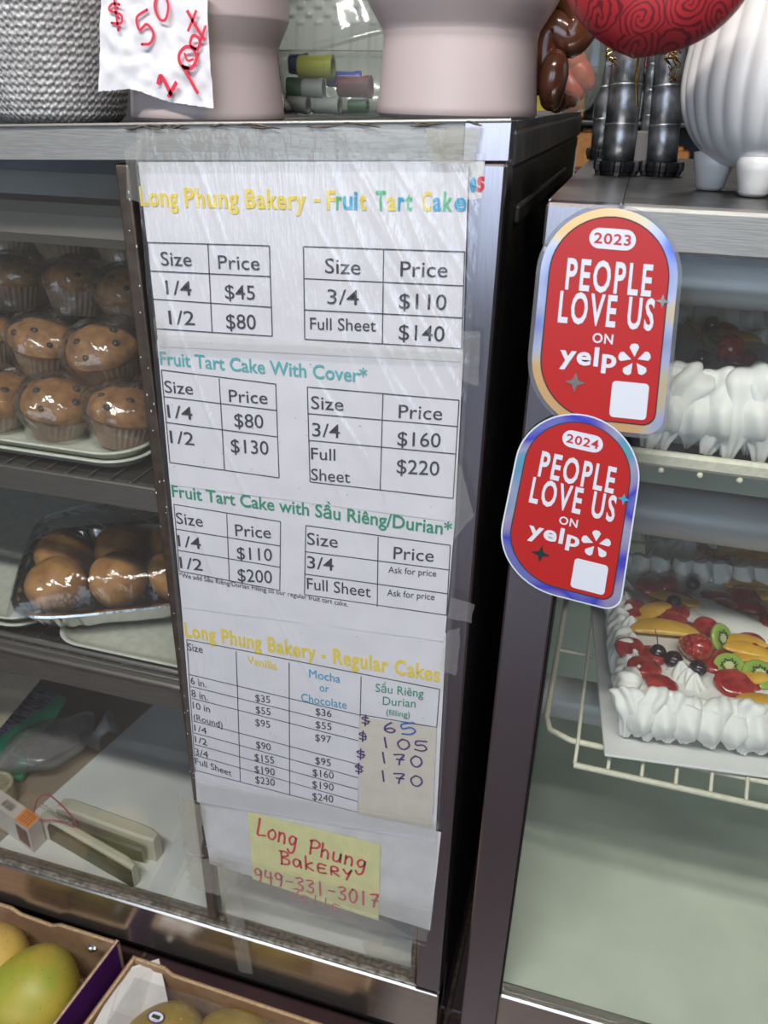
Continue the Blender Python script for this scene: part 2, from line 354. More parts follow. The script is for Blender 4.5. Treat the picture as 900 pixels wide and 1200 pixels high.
# hand lettering: strokes in a unit box (x right, y up)
HW = {
 'L': [[(.1, 1), (.08, .5), (.05, .05), (.3, .02), (.7, .1)]], 'o': [[(.4, .6), (.1, .4), (.12, .1), (.4, 0), (.65, .2), (.6, .5), (.35, .6)]],
 'n': [[(.1, .6), (.1, 0)], [(.1, .4), (.35, .6), (.55, .45), (.58, 0)]], 'g': [[(.6, .55), (.3, .6), (.1, .35), (.3, .08), (.58, .3), (.6, .55), (.58, -.2), (.3, -.45), (.05, -.25)]],
 'P': [[(.15, 1), (.15, 0)], [(.05, .9), (.4, 1.05), (.75, .85), (.6, .55), (.15, .45)]], 'h': [[(.1, 1), (.1, 0)], [(.1, .4), (.35, .6), (.55, .4), (.58, 0)]],
 'u': [[(.08, .6), (.1, .1), (.35, 0), (.55, .2), (.6, .6)], [(.6, .6), (.62, 0)]], 'B': [[(.15, 1), (.15, 0)], [(.05, 1), (.5, 1), (.6, .75), (.2, .55), (.65, .4), (.6, .08), (.1, 0)]],
 'a': [[(.55, .55), (.25, .6), (.08, .3), (.25, .02), (.5, .2), (.57, .55), (.62, 0)]], 'k': [[(.1, 1), (.1, 0)], [(.55, .6), (.12, .3), (.6, 0)]],
 'E': [[(.6, .6), (.12, .62), (.1, 0), (.6, 0)], [(.12, .32), (.5, .33)]], 'R': [[(.1, 0), (.12, .6), (.5, .62), (.5, .35), (.12, .3), (.6, 0)]],
 'Y': [[(.05, .6), (.3, .3), (.6, .65)], [(.6, .65), (.25, -.15)]], '9': [[(.6, .75), (.35, 1), (.08, .8), (.2, .5), (.55, .6), (.6, .9), (.55, .4), (.45, 0)]],
 '4': [[(.15, 1), (.08, .5), (.65, .5)], [(.55, .9), (.5, 0)]], '3': [[(.1, .9), (.45, 1), (.6, .8), (.25, .55), (.6, .35), (.45, .02), (.05, .1)]],
 '1': [[(.3, 1), (.3, 0)]], '-': [[(.1, .5), (.6, .52)]], '0': [[(.35, 1), (.08, .6), (.15, .1), (.4, 0), (.65, .4), (.6, .85), (.35, 1)]],
 '7': [[(.05, .9), (.6, .98), (.35, .5), (.25, 0)], [(.15, .5), (.55, .52)]], 'Z': [[(.1, 1), (.65, 1), (.1, 0), (.7, .05)]],
 'e': [[(.12, .3), (.55, .35), (.4, .6), (.12, .45), (.12, .1), (.4, 0), (.6, .1)]], 'l': [[(.3, 1), (.3, 0)]],
 '6': [[(.5, 1), (.15, .6), (.1, .15), (.4, 0), (.6, .25), (.4, .45), (.12, .3)]], '5': [[(.7, 1), (.2, .95), (.15, .55), (.5, .6), (.65, .25), (.4, 0), (.05, .1)]],
 '$': [[(.6, .8), (.3, .9), (.1, .7), (.55, .4), (.45, .1), (.05, .2)], [(.45, 1.15), (.25, -.15)]], 'p': [[(.1, .6), (.08, -.45)], [(.1, .45), (.35, .62), (.6, .35), (.35, .02), (.1, .15)]],
 't': [[(.35, 1), (.3, .1), (.5, 0)], [(.1, .65), (.65, .68)]]}
def smooth(pts, n=5):
    if len(pts) < 3: return pts
    out = []
    for i in range(len(pts)-1):
        p0 = Vector(pts[max(0, i-1)]); p1 = Vector(pts[i]); p2 = Vector(pts[i+1]); p3 = Vector(pts[min(len(pts)-1, i+2)])
        for k in range(n):
            t = k/n; out.append(.5*((2*p1)+(-p0+p2)*t+(2*p0-5*p1+4*p2-p3)*t*t+(-p0+3*p1-3*p2+p3)*t**3))
    out.append(Vector(pts[-1])); return out
def hand(mb, s, x0, y0, x1, y1, h, Y, wd=.001, skew=0.0, adv=.8, fn=None):
    A = P(x0, y0, Y); B = P(x1, y1, Y); t = (B-A)/max(1, (len(s)-.25)); mx, my = (x0+x1)/2, (y0+y1)/2
    td = (B-A).normalized(); U = Vector((-td.z, 0, td.x))*abs((P(mx, my-h, Y)-P(mx, my, Y)).z)
    for i, ch in enumerate(s):
        for st in HW.get(ch, []):
            pts = smooth([(x, y) for x, y in st]); q = [A+t*(i+p[0]*1.15+skew*p[1])+U*p[1] for p in pts]
            q = [p+Vector((0, -.00003*i, 0)) for p in q]
            if fn: q = [fn(p) for p in q]
            vs = []
            for k, p in enumerate(q):
                d = (q[min(k+1, len(q)-1)]-q[max(0, k-1)]).normalized(); n = Vector((-d.z, 0, d.x))*wd
                vs += [p-n, p+n]
            mb.add(vs, [(2*k, 2*k+2, 2*k+3, 2*k+1) for k in range(len(q)-1)])
            for p in (q[0], q[-1]): mb.add([p+Vector((math.cos(a*PI/4), 0, math.sin(a*PI/4)))*wd for a in range(8)], [tuple(range(8))])

# ------------------------------------------------------------------ setting
def struct(mb, name, m): return tag(mb.build(name, m), kind='structure')
fl = thing('floor', None, None, (0, -1, 0), kind='structure')
MB().box((-4, -5, -.05), (4, 4, -.003)).build('floor_bed', 'grime', fl)
tiles = None
k_ = 0
for i in range(14):
    for j in range(17):
        if tiles is None:
            tiles = MB().bbox((.003, .003, -.01), (.497, .497, 0), .003).build('floor_tile', 'floor', fl, origin=(0, 0, 0))
            tiles.location = (-3.5, -3.9, 0); continue
        c = tiles.copy(); COL.objects.link(c); c.location = (-3.5+i*.5, -3.9+j*.5, 0); c.parent = fl
struct(MB().box((-4, -5, 2.7), (4, 4, 2.76)), 'ceiling', 'ceil')
struct(MB().box((-4, 3.9, 0), (4, 4, 2.7)), 'wall_back', 'wallp')
struct(MB().box((-4.1, -5, 0), (-4, 4, 2.7)), 'wall_left', 'wallp')
struct(MB().box((4, -5, 0), (4.1, 4, 2.7)), 'wall_right', 'wallp')
struct(MB().box((-4, -5, 0), (4, -4.9, .12)).box((-4, -5, 2.6), (4, -4.9, 2.7)).box((-4, -5, .12), (-2.6, -4.9, 2.6)).box((1.4, -5, .12), (4, -4.9, 2.6)), 'wall_front', 'wallp')
wn = thing('window_1', None, None, (-.6, -4.95, .12), kind='structure')
MB().box((-2.6, -4.96, .12), (1.4, -4.94, 2.6)).build('pane', 'winl', wn)
f_ = MB()
for x in (-2.6, -1.27, .05, 1.36): f_.box((x, -4.94, .12), (x+.05, -4.88, 2.6))
f_.box((-2.6, -4.94, .12), (1.4, -4.88, .2)).box((-2.6, -4.94, 2.55), (1.4, -4.88, 2.6)); f_.build('window_frame', 'trim', wn)
for (x, y), l in zip(((-.35, -1.15), (1.1, -1.2), (-.2, 1.9)), ('fluorescent ceiling light above the aisle in front of the left case', 'fluorescent ceiling light above the aisle in front of the right case', 'fluorescent ceiling light behind the two cases')):
    t = thing('ceiling_light', l, 'light', (x, y, 2.68), 'fluorescent ceiling lights')
    MB().bbox((x-.68, y-.1, 2.672), (x+.68, y+.1, 2.70), .005).build('housing', 'trim', t)
    MB().bbox((x-.66, y-.085, 2.667), (x+.66, y+.085, 2.672), .002).build('diffuser', 'tube', t)

# shop shelving far behind, between the pots
rk = thing('store_shelf', 'dark shop shelving with blurred goods far behind the right case', 'shelving', (.45, 2.6, 0))
for z in [.25+.155*i for i in range(11)]: MB().bbox((-1.6, 2.45, z), (1.5, 2.8, z+.015), .003).build('shelf', 'black', rk)
MB().bbox((-1.6, 2.8, 0), (1.5, 2.82, 2.1), .003).build('back_panel', 'black', rk)
for x in (-1.6, -.6, .4, 1.48): MB().bbox((x, 2.44, 0), (x+.03, 2.8, 2.1), .003).build('upright', 'black', rk)
cols = [(.85, .65, .05), (.75, .6, .6), (.25, .45, .05), (.8, .35, .1), (.7, .7, .65), (.5, .5, .48), (.15, .3, .5), (.55, .08, .06)]
pm = [mat('packet_colour', c, .5, 0, .05, 40, .1) for c in cols]
for zi in range(5, 10):
    x = -.32
    n = 0
    while x < .16:
        wd = R.uniform(.06, .12); hh = R.uniform(.06, .12); z = .25+.155*zi+.016
        if True:
            mb = MB().bbox((x, 2.5, z), (x+wd*.85, 2.6, z+hh), .008).bbox((x+wd*.2, 2.52, z+hh), (x+wd*.65, 2.58, z+hh+.012), .004)
            o = mb.build('goods_packet', pm[R.randrange(8)]); tag(o, 'small out-of-focus packet on the dark shop shelving far behind', 'packet', 'blurred packets on the far shelving')
        x += wd+.02; n += 1

# ------------------------------------------------------------------ left display case
TL = lambda x: 1.25+.0377*x*.95                     # its header sags a little to the left
LX0 = -1.35
lc = thing('display_case', 'left steel and glass bakery case with price sheets taped on its front', 'display case', (-.6, .35, 0))
def hdr(mb, x0, x1, y0, y1, dz0, dz1, slope0=True):
    vs = []
    for x in (x0, x1):
        t = TL(x); b = t-.027-.012*min(1, max(0, (x+.45)/-.9+.5)) if False else t-.0265
        for y, z in ((y0, b), (y1, b), (y1, t), (y0, t)): vs.append((x, y, z))
    mb.add(vs, [(0, 1, 5, 4), (1, 2, 6, 5), (2, 3, 7, 6), (3, 0, 4, 7), (0, 3, 2, 1), (4, 5, 6, 7)])
m_ = MB(); hdr(m_, LX0, -.0345, -.004, .02, 0, 0); m_.build('header_rail', 'steel_h', lc)
m_ = MB(); hdr(m_, -.034, .0, -.004, .02, 0, 0); m_.build('header_corner', 'steel_v', lc)
m_ = MB()
vs = []
for x in (LX0, 0):
    for y, z in ((.02, TL(x)-.006), (.70, TL(x)-.006), (.70, TL(x)-.0005), (.02, TL(x)-.0005)): vs.append((x, y, z))
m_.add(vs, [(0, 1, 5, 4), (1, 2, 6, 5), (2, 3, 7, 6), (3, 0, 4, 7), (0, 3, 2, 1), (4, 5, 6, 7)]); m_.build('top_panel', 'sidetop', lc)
m_ = MB()
pts = [(LX0+i*(0-LX0)/60, -.0045+.0012*noise.noise(Vector((i*.9, 0, 0))), TL(LX0+i*(0-LX0)/60)+.0006) for i in range(61)]
m_.tube(pts, .0016, 6); m_.build('top_edge', 'trim', lc)
m_ = MB()                                             # grimy lifted sealant on the top edge
for i in range(16):
    x = R.uniform(-.33, -.02); l = R.uniform(.008, .03)
    m_.tube([(x+l*t, -.0062+.001*math.sin(t*5), TL(x)-.001+.0015*math.sin(3*t+i)) for t in (0, .3, .6, 1)], [.0004, .0011, .0009, .0003], 5)
m_.build('sealant_crumbs', 'grime', lc)['kind'] = 'stuff'
MB().bbox((-.0345, -.003, .15), (0, .03, 1.222), .003).build('right_stile', 'steel_v', lc)
MB().box((-.0415, .0, .2), (-.035, .03, 1.215)).build('stile_gasket', 'grime', lc)
MB().bbox((-.34, -.0015, .215), (-.3265, .018, 1.208), .002).build('door_edge', mat('door_edge_brown', (.11, .085, .07), .4, .6, .1, 60, .2), lc)
# dried specks on the door edge
sp = MB()
for i in range(36):
    z = R.uniform(.25, 1.2); sp.ball((R.uniform(-.339, -.327), -.0017, z), (.0007, .0003, R.uniform(.0006, .0016)), 6, 4)
sp.build('dried_specks', 'st_white', lc)['kind'] = 'stuff'
MB().bbox((LX0, -.004, .105), (0, .05, .2), .003).build('bottom_rail', 'steel_b', lc)
MB().bbox((LX0, -.003, .2005), (0, .018, .2065), .0015).build('rail_ledge', mat('worn_ledge', (.30, .27, .23), .5, .7, .4, 120, .5), lc)
m_ = MB()
m_.bbox((LX0, .004, .2067), (0, .012, .2125), .001); m_.build('track_gasket', 'grime', lc)
MB().box((LX0, .003, .212), (-.341, .007, TL(-.6)-.03)).build('glass_pane', 'glass', lc)
MB().box((-.326, .008, .212), (-.042, .012, 1.212)).build('glass_pane', 'glass', lc)
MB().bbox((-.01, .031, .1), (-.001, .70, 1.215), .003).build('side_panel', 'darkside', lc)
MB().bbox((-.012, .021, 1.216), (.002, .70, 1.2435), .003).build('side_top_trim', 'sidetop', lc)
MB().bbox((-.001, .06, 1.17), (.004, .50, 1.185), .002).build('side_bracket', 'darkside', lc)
MB().box((LX0, .69, .1), (0, .70, 1.2)).build('back_panel', 'liner_white', lc)
MB().box((LX0, .05, .185), (-.011, .69, .2)).build('deck', 'kraft', lc)
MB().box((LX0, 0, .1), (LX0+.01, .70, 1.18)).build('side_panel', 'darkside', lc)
for x0, x1, y1 in ((-1.2, -.95, .55),): pass
MB().box((LX0+.02, .05, .0), (-.02, .68, .104)).build('plinth', 'black', lc)
# tube lamp behind the header
m_ = MB().bbox((LX0+.02, .05, 1.125), (-.05, .11, 1.165), .01); m_.build('lamp_housing', mat('case_lamp_cover', (.22, .20, .18), .4, .2, .05, 30), lc)
# white deck sheet
dk = MB(); a = [(-.745, .03), (-.05, .03), (-.05, .60), (-.80, .60), (-.70, .17)]
dk.prism([(x, y, .2005) for x, y in [(-.722, .022), (-.045, .022), (-.045, .62), (-.62, .62)]], (0, 0, .0015)); tag(dk.build('deck_sheet', 'liner_white'), 'white paper sheet lining the bottom deck of the left case', 'paper')

def wire_shelf(parent, x0, x1, y0, y1, z, front_h, rods):
    s = MB().bbox((x0, y0+.012, z-.012), (x1, y1, z-.006), .002).build('shelf_deck', 'shelfdark', parent)
    m = MB().bbox((x0, y0, z-front_h), (x1, y0+.006, z-.004), .0015); m.build('shelf_lip', 'lip', parent)
    w_ = MB()
    for i in range(int((x1-x0)/.027)): x = x0+.01+i*.027; w_.tube([(x, y0+.004, z-.004), (x, y1, z-.004)], .0012, 5)
    w_.build('shelf_wires', 'lip', parent)['kind'] = 'stuff'
    for k in range(rods): MB().tube([(x0, y0-.001+.012*k, z-.002-.013*(1-k)), (x1, y0-.001+.012*k, z-.002-.013*(1-k))], .0045, 8).build('front_rod', 'lip', parent)
sh1 = thing('wire_shelf', 'upper dark wire shelf under the muffin trays in left case', 'shelf', (-.7, .3, .89)); wire_shelf(sh1, LX0+.012, -.012, .016, .60, .8905, .033, 0)
sh2 = thing('wire_shelf', 'middle wire shelf with double front rod under the foil pan in left case', 'shelf', (-.7, .3, .64)); wire_shelf(sh2, LX0+.012, -.012, .022, .60, .628, .055, 2)

def tray(x0, x1, y0, y1, z, hh=.012, r=.045, rot=0, wt=.004):
    """shallow tray with a rounded raised rim; returns mesh builder"""
    mb = MB(); cx, cy = (x0+x1)/2, (y0+y1)/2
    def loop(ins):
        pts = []
        for ax, ay, a0 in ((x1-r, y1-r, 0), (x0+r, y1-r, 90), (x0+r, y0+r, 180), (x1-r, y0+r, 270)):
            for k in range(9):
                t = math.radians(a0+90*k/8); q = r-ins; pts.append((ax+q*math.cos(t), ay+q*math.sin(t)))
        return pts
    prof = [(.02, 0), (.012, 0), (.004, hh*.75), (0, hh*.8), (-.001, hh*.92), (.0005, hh), (.004, hh), (.006, hh*.8), (.014, .003), (.022, .0025)]
    prof = [(i, k) for i, k in prof]
    n = 36; vs = []
    for ins, zz in prof:
        for x, y in loop(ins):
            p = Rz(rot)@Vector((x-cx, y-cy, 0)); vs.append(Vector((cx+p.x, cy+p.y, z+zz)))
    fs = [(j*n+i, j*n+(i+1) % n, (j+1)*n+(i+1) % n, (j+1)*n+i) for j in range(len(prof)-1) for i in range(n)]
    mb.add(vs, fs, True); m = len(prof)-1
    mb.add(vs[:n], [tuple(range(n))[::-1]]); mb.add(vs[m*n:], [tuple(range(n))])
    return mb
tag(tray(-.80, -.387, .030, .40, .890).build('bakery_tray', 'tray'), 'cream plastic tray, lower of the two stacked under the muffins', 'tray')
tag(tray(-.795, -.392, .034, .395, .8978).build('bakery_tray', 'tray'), 'cream plastic tray carrying the muffins, upper of the two stacked', 'tray')
tag(tray(-.545, -.17, .026, .40, .629).build('bakery_tray', 'tray'), 'cream plastic tray underneath the foil pan of buns', 'tray')
tag(tray(-.98, -.572, .034, .50, .629).build('bakery_tray', 'tray'), 'empty cream tray, lower of two left of the foil pan', 'tray')
tag(tray(-.975, -.577, .038, .49, .6368).build('bakery_tray', 'tray'), 'empty cream tray, upper of two left of the foil pan', 'tray')

# ---- muffins
def crumple(mb_v, amp, sc_, seed):
    for v in mb_v: v += v.normalized()*amp*noise.turbulence(v*sc_+Vector((seed, 0, 0)), 3, False)
mf = thing('muffin', 'x', 'muffin', (0, 0, 0), 'wrapped muffins piled in the left case')
m_ = MB()
def lin(u, v):
    t = u*2*PI; r = .026+.010*v + .0010*math.sin(t*34)*(.3+v); return Vector((r*math.cos(t), r*math.sin(t), .034*v+.0012*math.sin(t*34+1)*v))
m_.grid(lin, 136, 4, False, True); m_.lathe([(.0005, .0005), (.026, .0005)], n=24); m_.build('paper_liner', 'liner', mf, origin=(0, 0, 0))
m_ = MB()
def dome(u, v):
    t = u*2*PI; p = v*PI/2; r = .0375*math.cos(p)**.75 if v < .999 else .0003; z = .030+.026*math.sin(p)
    q = Vector((r*math.cos(t), r*math.sin(t), z)); return q*(1+.05*noise.noise(q*60)+.04*noise.noise(q*25))
m_.grid(dome, 36, 12, True, True); m_.lathe([(.034, .026), (.0375, .030)], n=36); m_.build('muffin_top', 'muffin', mf, origin=(0, 0, 0))
for a, el, rr in ((-1.9, .6, .005), (-1.2, 1.0, .005), (-.6, .5, .004), (-2.5, .9, .004), (.5, .8, .005), (2, .7, .005), (3, .5, .004), (1.2, 1.2, .005)):
    r = .0365*math.cos(el)**.75; MB().ball((r*math.cos(a), r*math.sin(a), .030+.0265*math.sin(el)), (rr, rr*.8, rr*.7), 10, 7).build('chocolate_chip', 'chip', mf, origin=(0, 0, 0))
m_ = MB()
def wr(u, v):
    t = u*2*PI
    if v < .45: r = .031+.011*v/.45; z = .002+.032*v/.45
    else: p = (v-.45)/.55*PI/2; r = .042*math.cos(p)**.8 if v < .999 else .0003; z = .034+.028*math.sin(p)
    q = Vector((r*math.cos(t), r*math.sin(t), z)); c = Vector((0, 0, .03))
    n1 = abs(noise.noise(q*38+Vector((4, 0, 0)))); n2 = abs(noise.noise(Vector((q.x*120, q.y*120, q.z*25))))
    return c+(q-c)*(1-.02+.20*n1+.06*n2)
m_.grid(wr, 56, 22, True, True); m_.build('plastic_wrap', 'wrap', mf, origin=(0, 0, 0))
names = {(0, 0): ['nearest the price sheet', 'second from the price sheet', 'third from the price sheet', 'fourth from the price sheet', 'fifth from the price sheet', 'sixth from the price sheet']}
first = True
for lay in range(4):
    for row in range(4-lay if lay else 4):
        for c in range(6-(lay > 1)):
            Y = .090+.056*lay+.084*row; X = -.437-.086*c-.014*lay-.02*row+R.uniform(-.004, .004)
            if lay % 2: X -= .028
            if X < -.78 or Y > .39: continue
            z = .9007+.0555*lay+R.uniform(0, .001)
            vis = row == 0 and c < 3
            if row == 0 and lay == 0: l = 'plastic wrapped muffin in the front bottom row, ' + names[(0, 0)][c]
            elif row == 0 and lay == 1: l = 'plastic wrapped muffin in the second layer, ' + names[(0, 0)][c]
            else: l = 'dim plastic wrapped muffin in the upper rear of the pile' if lay > 1 else 'plastic wrapped muffin hidden behind the front rows of the pile'
            if first: o = mf; o.location = (X, Y, z); o.rotation_euler = (0, 0, .3); o['label'] = l; first = False
            else: o = dup(mf, (X, Y, z), R.uniform(-1.2, 1.2), l)
            o.scale = (1.13,)*3; o.rotation_euler = (R.uniform(-.22, .22), R.uniform(-.2, .2), o.rotation_euler[2]); o['group'] = 'wrapped muffins in the front row' if (row == 0 and lay == 0) else 'wrapped muffins in the second layer' if (row == 0 and lay == 1) else 'dim muffins in the upper pile' if lay > 1 else 'muffins behind the front rows'

# ---- foil pan with buns
ang = math.radians(29); pc = Vector((-.500, .176, .6445)); PM = Matrix.Translation(pc)@Rz(ang)@Matrix.Rotation(math.radians(0), 4, 'X')
fp = thing('foil_pan', 'crimped aluminium foil pan of round buns on a cream tray', 'foil pan', tuple(pc))
def panloop(hx, hy, r, n=96):
    out = []
    for i in range(n):
        t = 2*PI*i/n; c, s = math.cos(t), math.sin(t); e = .42
        out.append((hx*math.copysign(abs(c)**e, c), hy*math.copysign(abs(s)**e, s), i))
    return out
m_ = MB(); prof = [(0, 0, .0), (-.012, 0, .0), (-.0, .0, .03), (.004, .004, .036), (.009, .009, .036), (.010, .010, .034)]
n = 160; vs = []
for k, (ix, iy, zz) in enumerate([(-.020, -.020, 0), (-.014, -.014, .002), (0, 0, .030), (.003, .003, .033), (.009, .009, .034), (.010, .010, .031)]):
    for x, y, i in panloop(.146+ix, .112+iy, .02, n):
        f = (1+(.028 if i % 4 < 2 else -.0)*(k in (1, 2))); vs.append(PM@Vector((x*f, y*f, zz)))
m_.add(vs, [(j*n+i, j*n+(i+1) % n, (j+1)*n+(i+1) % n, (j+1)*n+i) for j in range(5) for i in range(n)]); m_.add(vs[:n], [tuple(range(n))]); m_.build('pan', 'foil', fp)
m_ = MB()
def wf(u, v):
    x = (u*2-1)*.152; y = (v*2-1)*.118; ex = max(0, 1-abs(u*2-1)**4)*max(0, 1-abs(v*2-1)**4)
    z = .035+.058*ex**.5; q = Vector((x, y, z)); st = noise.noise(Vector((x*95+y*70, y*9-x*12, 0)))
    z += (.007*abs(st)+.0015*noise.noise(q*50))*min(1, ex*3+.2); return PM@Vector((x, y, z))
m_.grid(wf, 70, 60); m_.build('cling_film', clear('pan_film', (.96, .96, .96), .02, (.9, .9, .9), .07, 1.5, .45, 28, (1, 3, 1), 1.8), fp)
bl = ['left one in the front of the foil pan', 'middle one in the front of the foil pan', 'right one in the front of the foil pan',
      'left one in the back of the foil pan', 'middle one in the back of the foil pan', 'right one in the back of the foil pan']
for (x, y), l in zip([(a_, b_) for b_ in (-.060, .018) for a_ in (-.098, -.021, .056)], bl):
    p = PM@Vector((x, y, .003)); tag(MB().ball(p+Vector((0, 0, .040)), (.038, .038, .0375), 28, 18, None, .09, 40, x*50).build('bun', 'bun'), 'round golden brown bun, ' + l, 'bun', 'buns in the foil pan')

# ---- things on the lower deck
dz = .2022
st = thing('stapler', 'large cream stapler lying open on the white deck of left case', 'stapler', (-.56, .05, dz))
A0 = Vector((-.655, .058, dz)); B0 = Vector((-.474, .018, dz)); d0 = (B0-A0).normalized(); n0 = Vector((-d0.y, d0.x, 0)); L0 = (B0-A0).length
def bar(A, d, n, L, w0, w1, z0, z1, taper=.8, rounded=True, nseg=10):
    mb = MB(); vs = []
    for i in range(nseg+1):
        t = i/nseg; x = L*t; k = 1.0
        if t > .85: k = 1-.35*((t-.85)/.15)**2
        a = -w0*k; b = w1*k; zt = z0+(z1-z0)*(taper+(1-taper)*(1-t))*(1 if t > .02 else .9)
        c = .0035
        for yy, zz in ((a, z0), (b, z0), (b, zt-c), (b-c, zt), (a+c, zt), (a, zt-c)): vs.append(A+d*x+n*yy+Vector((0, 0, zz-A.z)) )
    m = 6; mb.add(vs, [(j*m+i, j*m+(i+1) % m, (j+1)*m+(i+1) % m, (j+1)*m+i) for j in range(nseg) for i in range(m)]+[tuple(range(m))[::-1], tuple(range(nseg*m, nseg*m+m))]); return mb
bar(A0+n0*.004, d0, n0, L0, .0, .014, dz, dz+.042, 1).build('base', 'stapler', st)
bar(A0+n0*.0005, d0, n0, L0*.985, .0, .004, dz+.0002, dz+.036, .95).build('base_underside', 'rubber', st)
A1 = A0+n0*.024; d1 = (Vector((-.466, .066, dz))-A1).normalized(); n1 = Vector((-d1.y, d1.x, 0)); L1 = (Vector((-.466, .066, 0))-Vector((A1.x, A1.y, 0))).length
bar(A1+n1*.008, d1, n1, L1, .006, .018, dz, dz+.048, 1).build('top_arm', 'stapler', st)
bar(A1+n1*-.006, d1, n1, L1*.93, .006, .008, dz+.010, dz+.036, 1).build('magazine', 'magazine', st)
MB().tube([A0+n0*.01+Vector((0, 0, .0)), A0+n0*.01+Vector((0, 0, .040))], .012, 14).build('hinge', 'stapler', st)
# bracelet
bc = thing('bead_bracelet', 'clear bead bracelet on a magenta cord lying over the stapler hinge', 'bracelet', (-.63, .07, dz+.05))
lp = [H(x, y, dz+.050) for x, y in ((40, 952), (44, 937), (55, 931), (66, 938), (80, 952), (88, 964), (86, 968), (70, 962), (52, 961), (43, 960))]
lp2 = smooth([tuple(p) for p in lp+[lp[0]]], 5)[:-1]
MB().tube(lp2, .0011, 6, closed=True).build('cord', 'pinkcord', bc)
for i in range(9):
    p = H(49+4.2*i, 944+2.6*i, dz+.052); MB().ball(p, .0038, 10, 7).build('bead', 'clam', bc)
# medicine box
mx = thing('medicine_box', 'small white and orange printed carton standing on the deck of left case', 'carton', (-.69, .05, dz))
a = H(57, 1008, dz); e = (H(0, 925, dz+.05)-H(47, 958, dz+.05)); e.z = 0; ed = e.normalized(); nd = Vector((ed.y, -ed.x, 0)) * -1
if nd.y > 0: nd = -nd
a = H(47, 958, dz+.052); a = Vector((a.x, a.y, dz)); b = H(33, 972, dz+.052); b = Vector((b.x, b.y, dz)); wv = b-a
bx = MB(); Lb = .125
q = [a, b, b+ed*Lb, a+ed*Lb]; bx.prism(q, (0, 0, .052)); bx.build('carton_body', 'box_w', mx)
up = Vector((0, 0, .0523)); q2 = [a+up+ed*.001, b+up+ed*.001, b+up+ed*.034, a+up+ed*.034]; MB().prism(q2, (0, 0, .0003)).build('orange_label', 'orange', mx)
m_ = MB()
for i in range(5):
    for k in range(3):
        s0 = a+up+ed*(.006+i*.005)+wv*(.12+k*.27)+Vector((0, 0, .0004)); m_.prism([s0, s0+wv*.2, s0+wv*.2+ed*.0013, s0+ed*.0013], (0, 0, .0001))
m_.build('fine_print', 'ink', mx)
m_ = MB()
for i in range(14):
    s0 = a+up+ed*(.050+i*.0019)+wv*.25+Vector((0, 0, .0002)); m_.prism([s0, s0+wv*.5, s0+wv*.5+ed*R.choice((.0005, .0011)), s0+ed*.0006], (0, 0, .0001))
m_.build('barcode', 'ink', mx)
wn_ = wv.normalized()*.0004
MB().prism([b+ed*.006+Vector((0, 0, .008))+wn_, b+ed*.034+Vector((0, 0, .008))+wn_, b+ed*.034+Vector((0, 0, .044))+wn_, b+ed*.006+Vector((0, 0, .044))+wn_], wn_*.5).build('maroon_panel', 'maroonpic', mx)
# bag with box of staples
bg = thing('plastic_bag', 'crumpled clear plastic bag with a small box, knotted at its end', 'plastic bag', (-.72, .20, dz))
bc0 = H(62, 885, dz+.03); bm = Rz(math.radians(62))
MB().ball((bc0.x-.02, bc0.y+.02, dz+.034), (.085, .052, .031), 40, 24, bm, .28, 22, 3).build('bag_film', 'bagwrap', bg)
MB().bbox((-.045, -.02, -.016), (.045, .02, .016), .002, Matrix.Translation((bc0.x-.02, bc0.y+.02, dz+.035))@Rz(math.radians(60))).build('inner_box', mat('dim_grey_box', (.20, .18, .17), .6, 0, .2, 40, .3), bg)
MB().tube([H(105, 872, dz+.03), H(113, 862, dz+.04), H(124, 850, dz+.055), H(132, 846, dz+.06)], [.022, .008, .012, .024], 14).build('knotted_end', 'bagwrap', bg)
# green packet leaning
gp = thing('green_packet', 'flat green packet with a dark blue picture beside the plastic bag', 'packet', (-.78, .25, dz))
G = [H(-60, 905, dz+.012), H(25, 912, dz+.012), H(78, 818, dz+.075), H(30, 800, dz+.075)]
MB().prism(G, (0, .0, -.008)).build('packet_body', 'greenpk', gp)
def mixp(Q, u, v): return Q[0].lerp(Q[1], u).lerp(Q[3].lerp(Q[2], u), v)
MB().prism([mixp(G, u, v)+Vector((0, -.0003, .0008)) for u, v in ((0, .09), (.82, .09), (.78, .98), (0, .98))], (0, 0, .0003)).build('picture_panel', 'bluepic', gp)
m_ = MB()
for i in range(7): m_.ball(mixp(G, .62+R.uniform(-.08, .1), .16+.03*i)+Vector((0, -.001, .002)), (.003, .003, .0006), 8, 5)
m_.build('printed_flowers', 'maroonpic', gp)
# roll of twine, tan box
c_ = H(-4, 930, dz+.02); m_ = MB()
for k in range(7): m_.tube([(c_.x+.026*math.cos(t*PI/10), c_.y+.026*math.sin(t*PI/10), dz+.0045+.0058*k) for t in range(20)], .0042, 6, closed=True)
tag(m_.build('twine_roll', 'rope'), 'cream roll of twine below the green packet', 'twine')
kb = thing('tan_board', 'ribbed tan card board leaning at the upper left of the lower deck', 'board', (-.85, .2, dz))
KQ = [P(-90, 770, .24), P(48, 796, .20), P(-2, 856, .14), P(-90, 900, .12)]
MB().prism(KQ, (0, .012, .006)).build('board_core', 'kraft', kb)
m_ = MB()
for k in range(9):
    u0 = .04+.105*k; m_.prism([mixp(KQ, u0, .03)+Vector((0, -.0012, 0)), mixp(KQ, u0+.06, .03)+Vector((0, -.0012, 0)), mixp(KQ, u0+.06, .97)+Vector((0, -.0012, 0)), mixp(KQ, u0, .97)+Vector((0, -.0012, 0))], (0, .001, 0))
m_.build('ribs', 'kraft', kb)
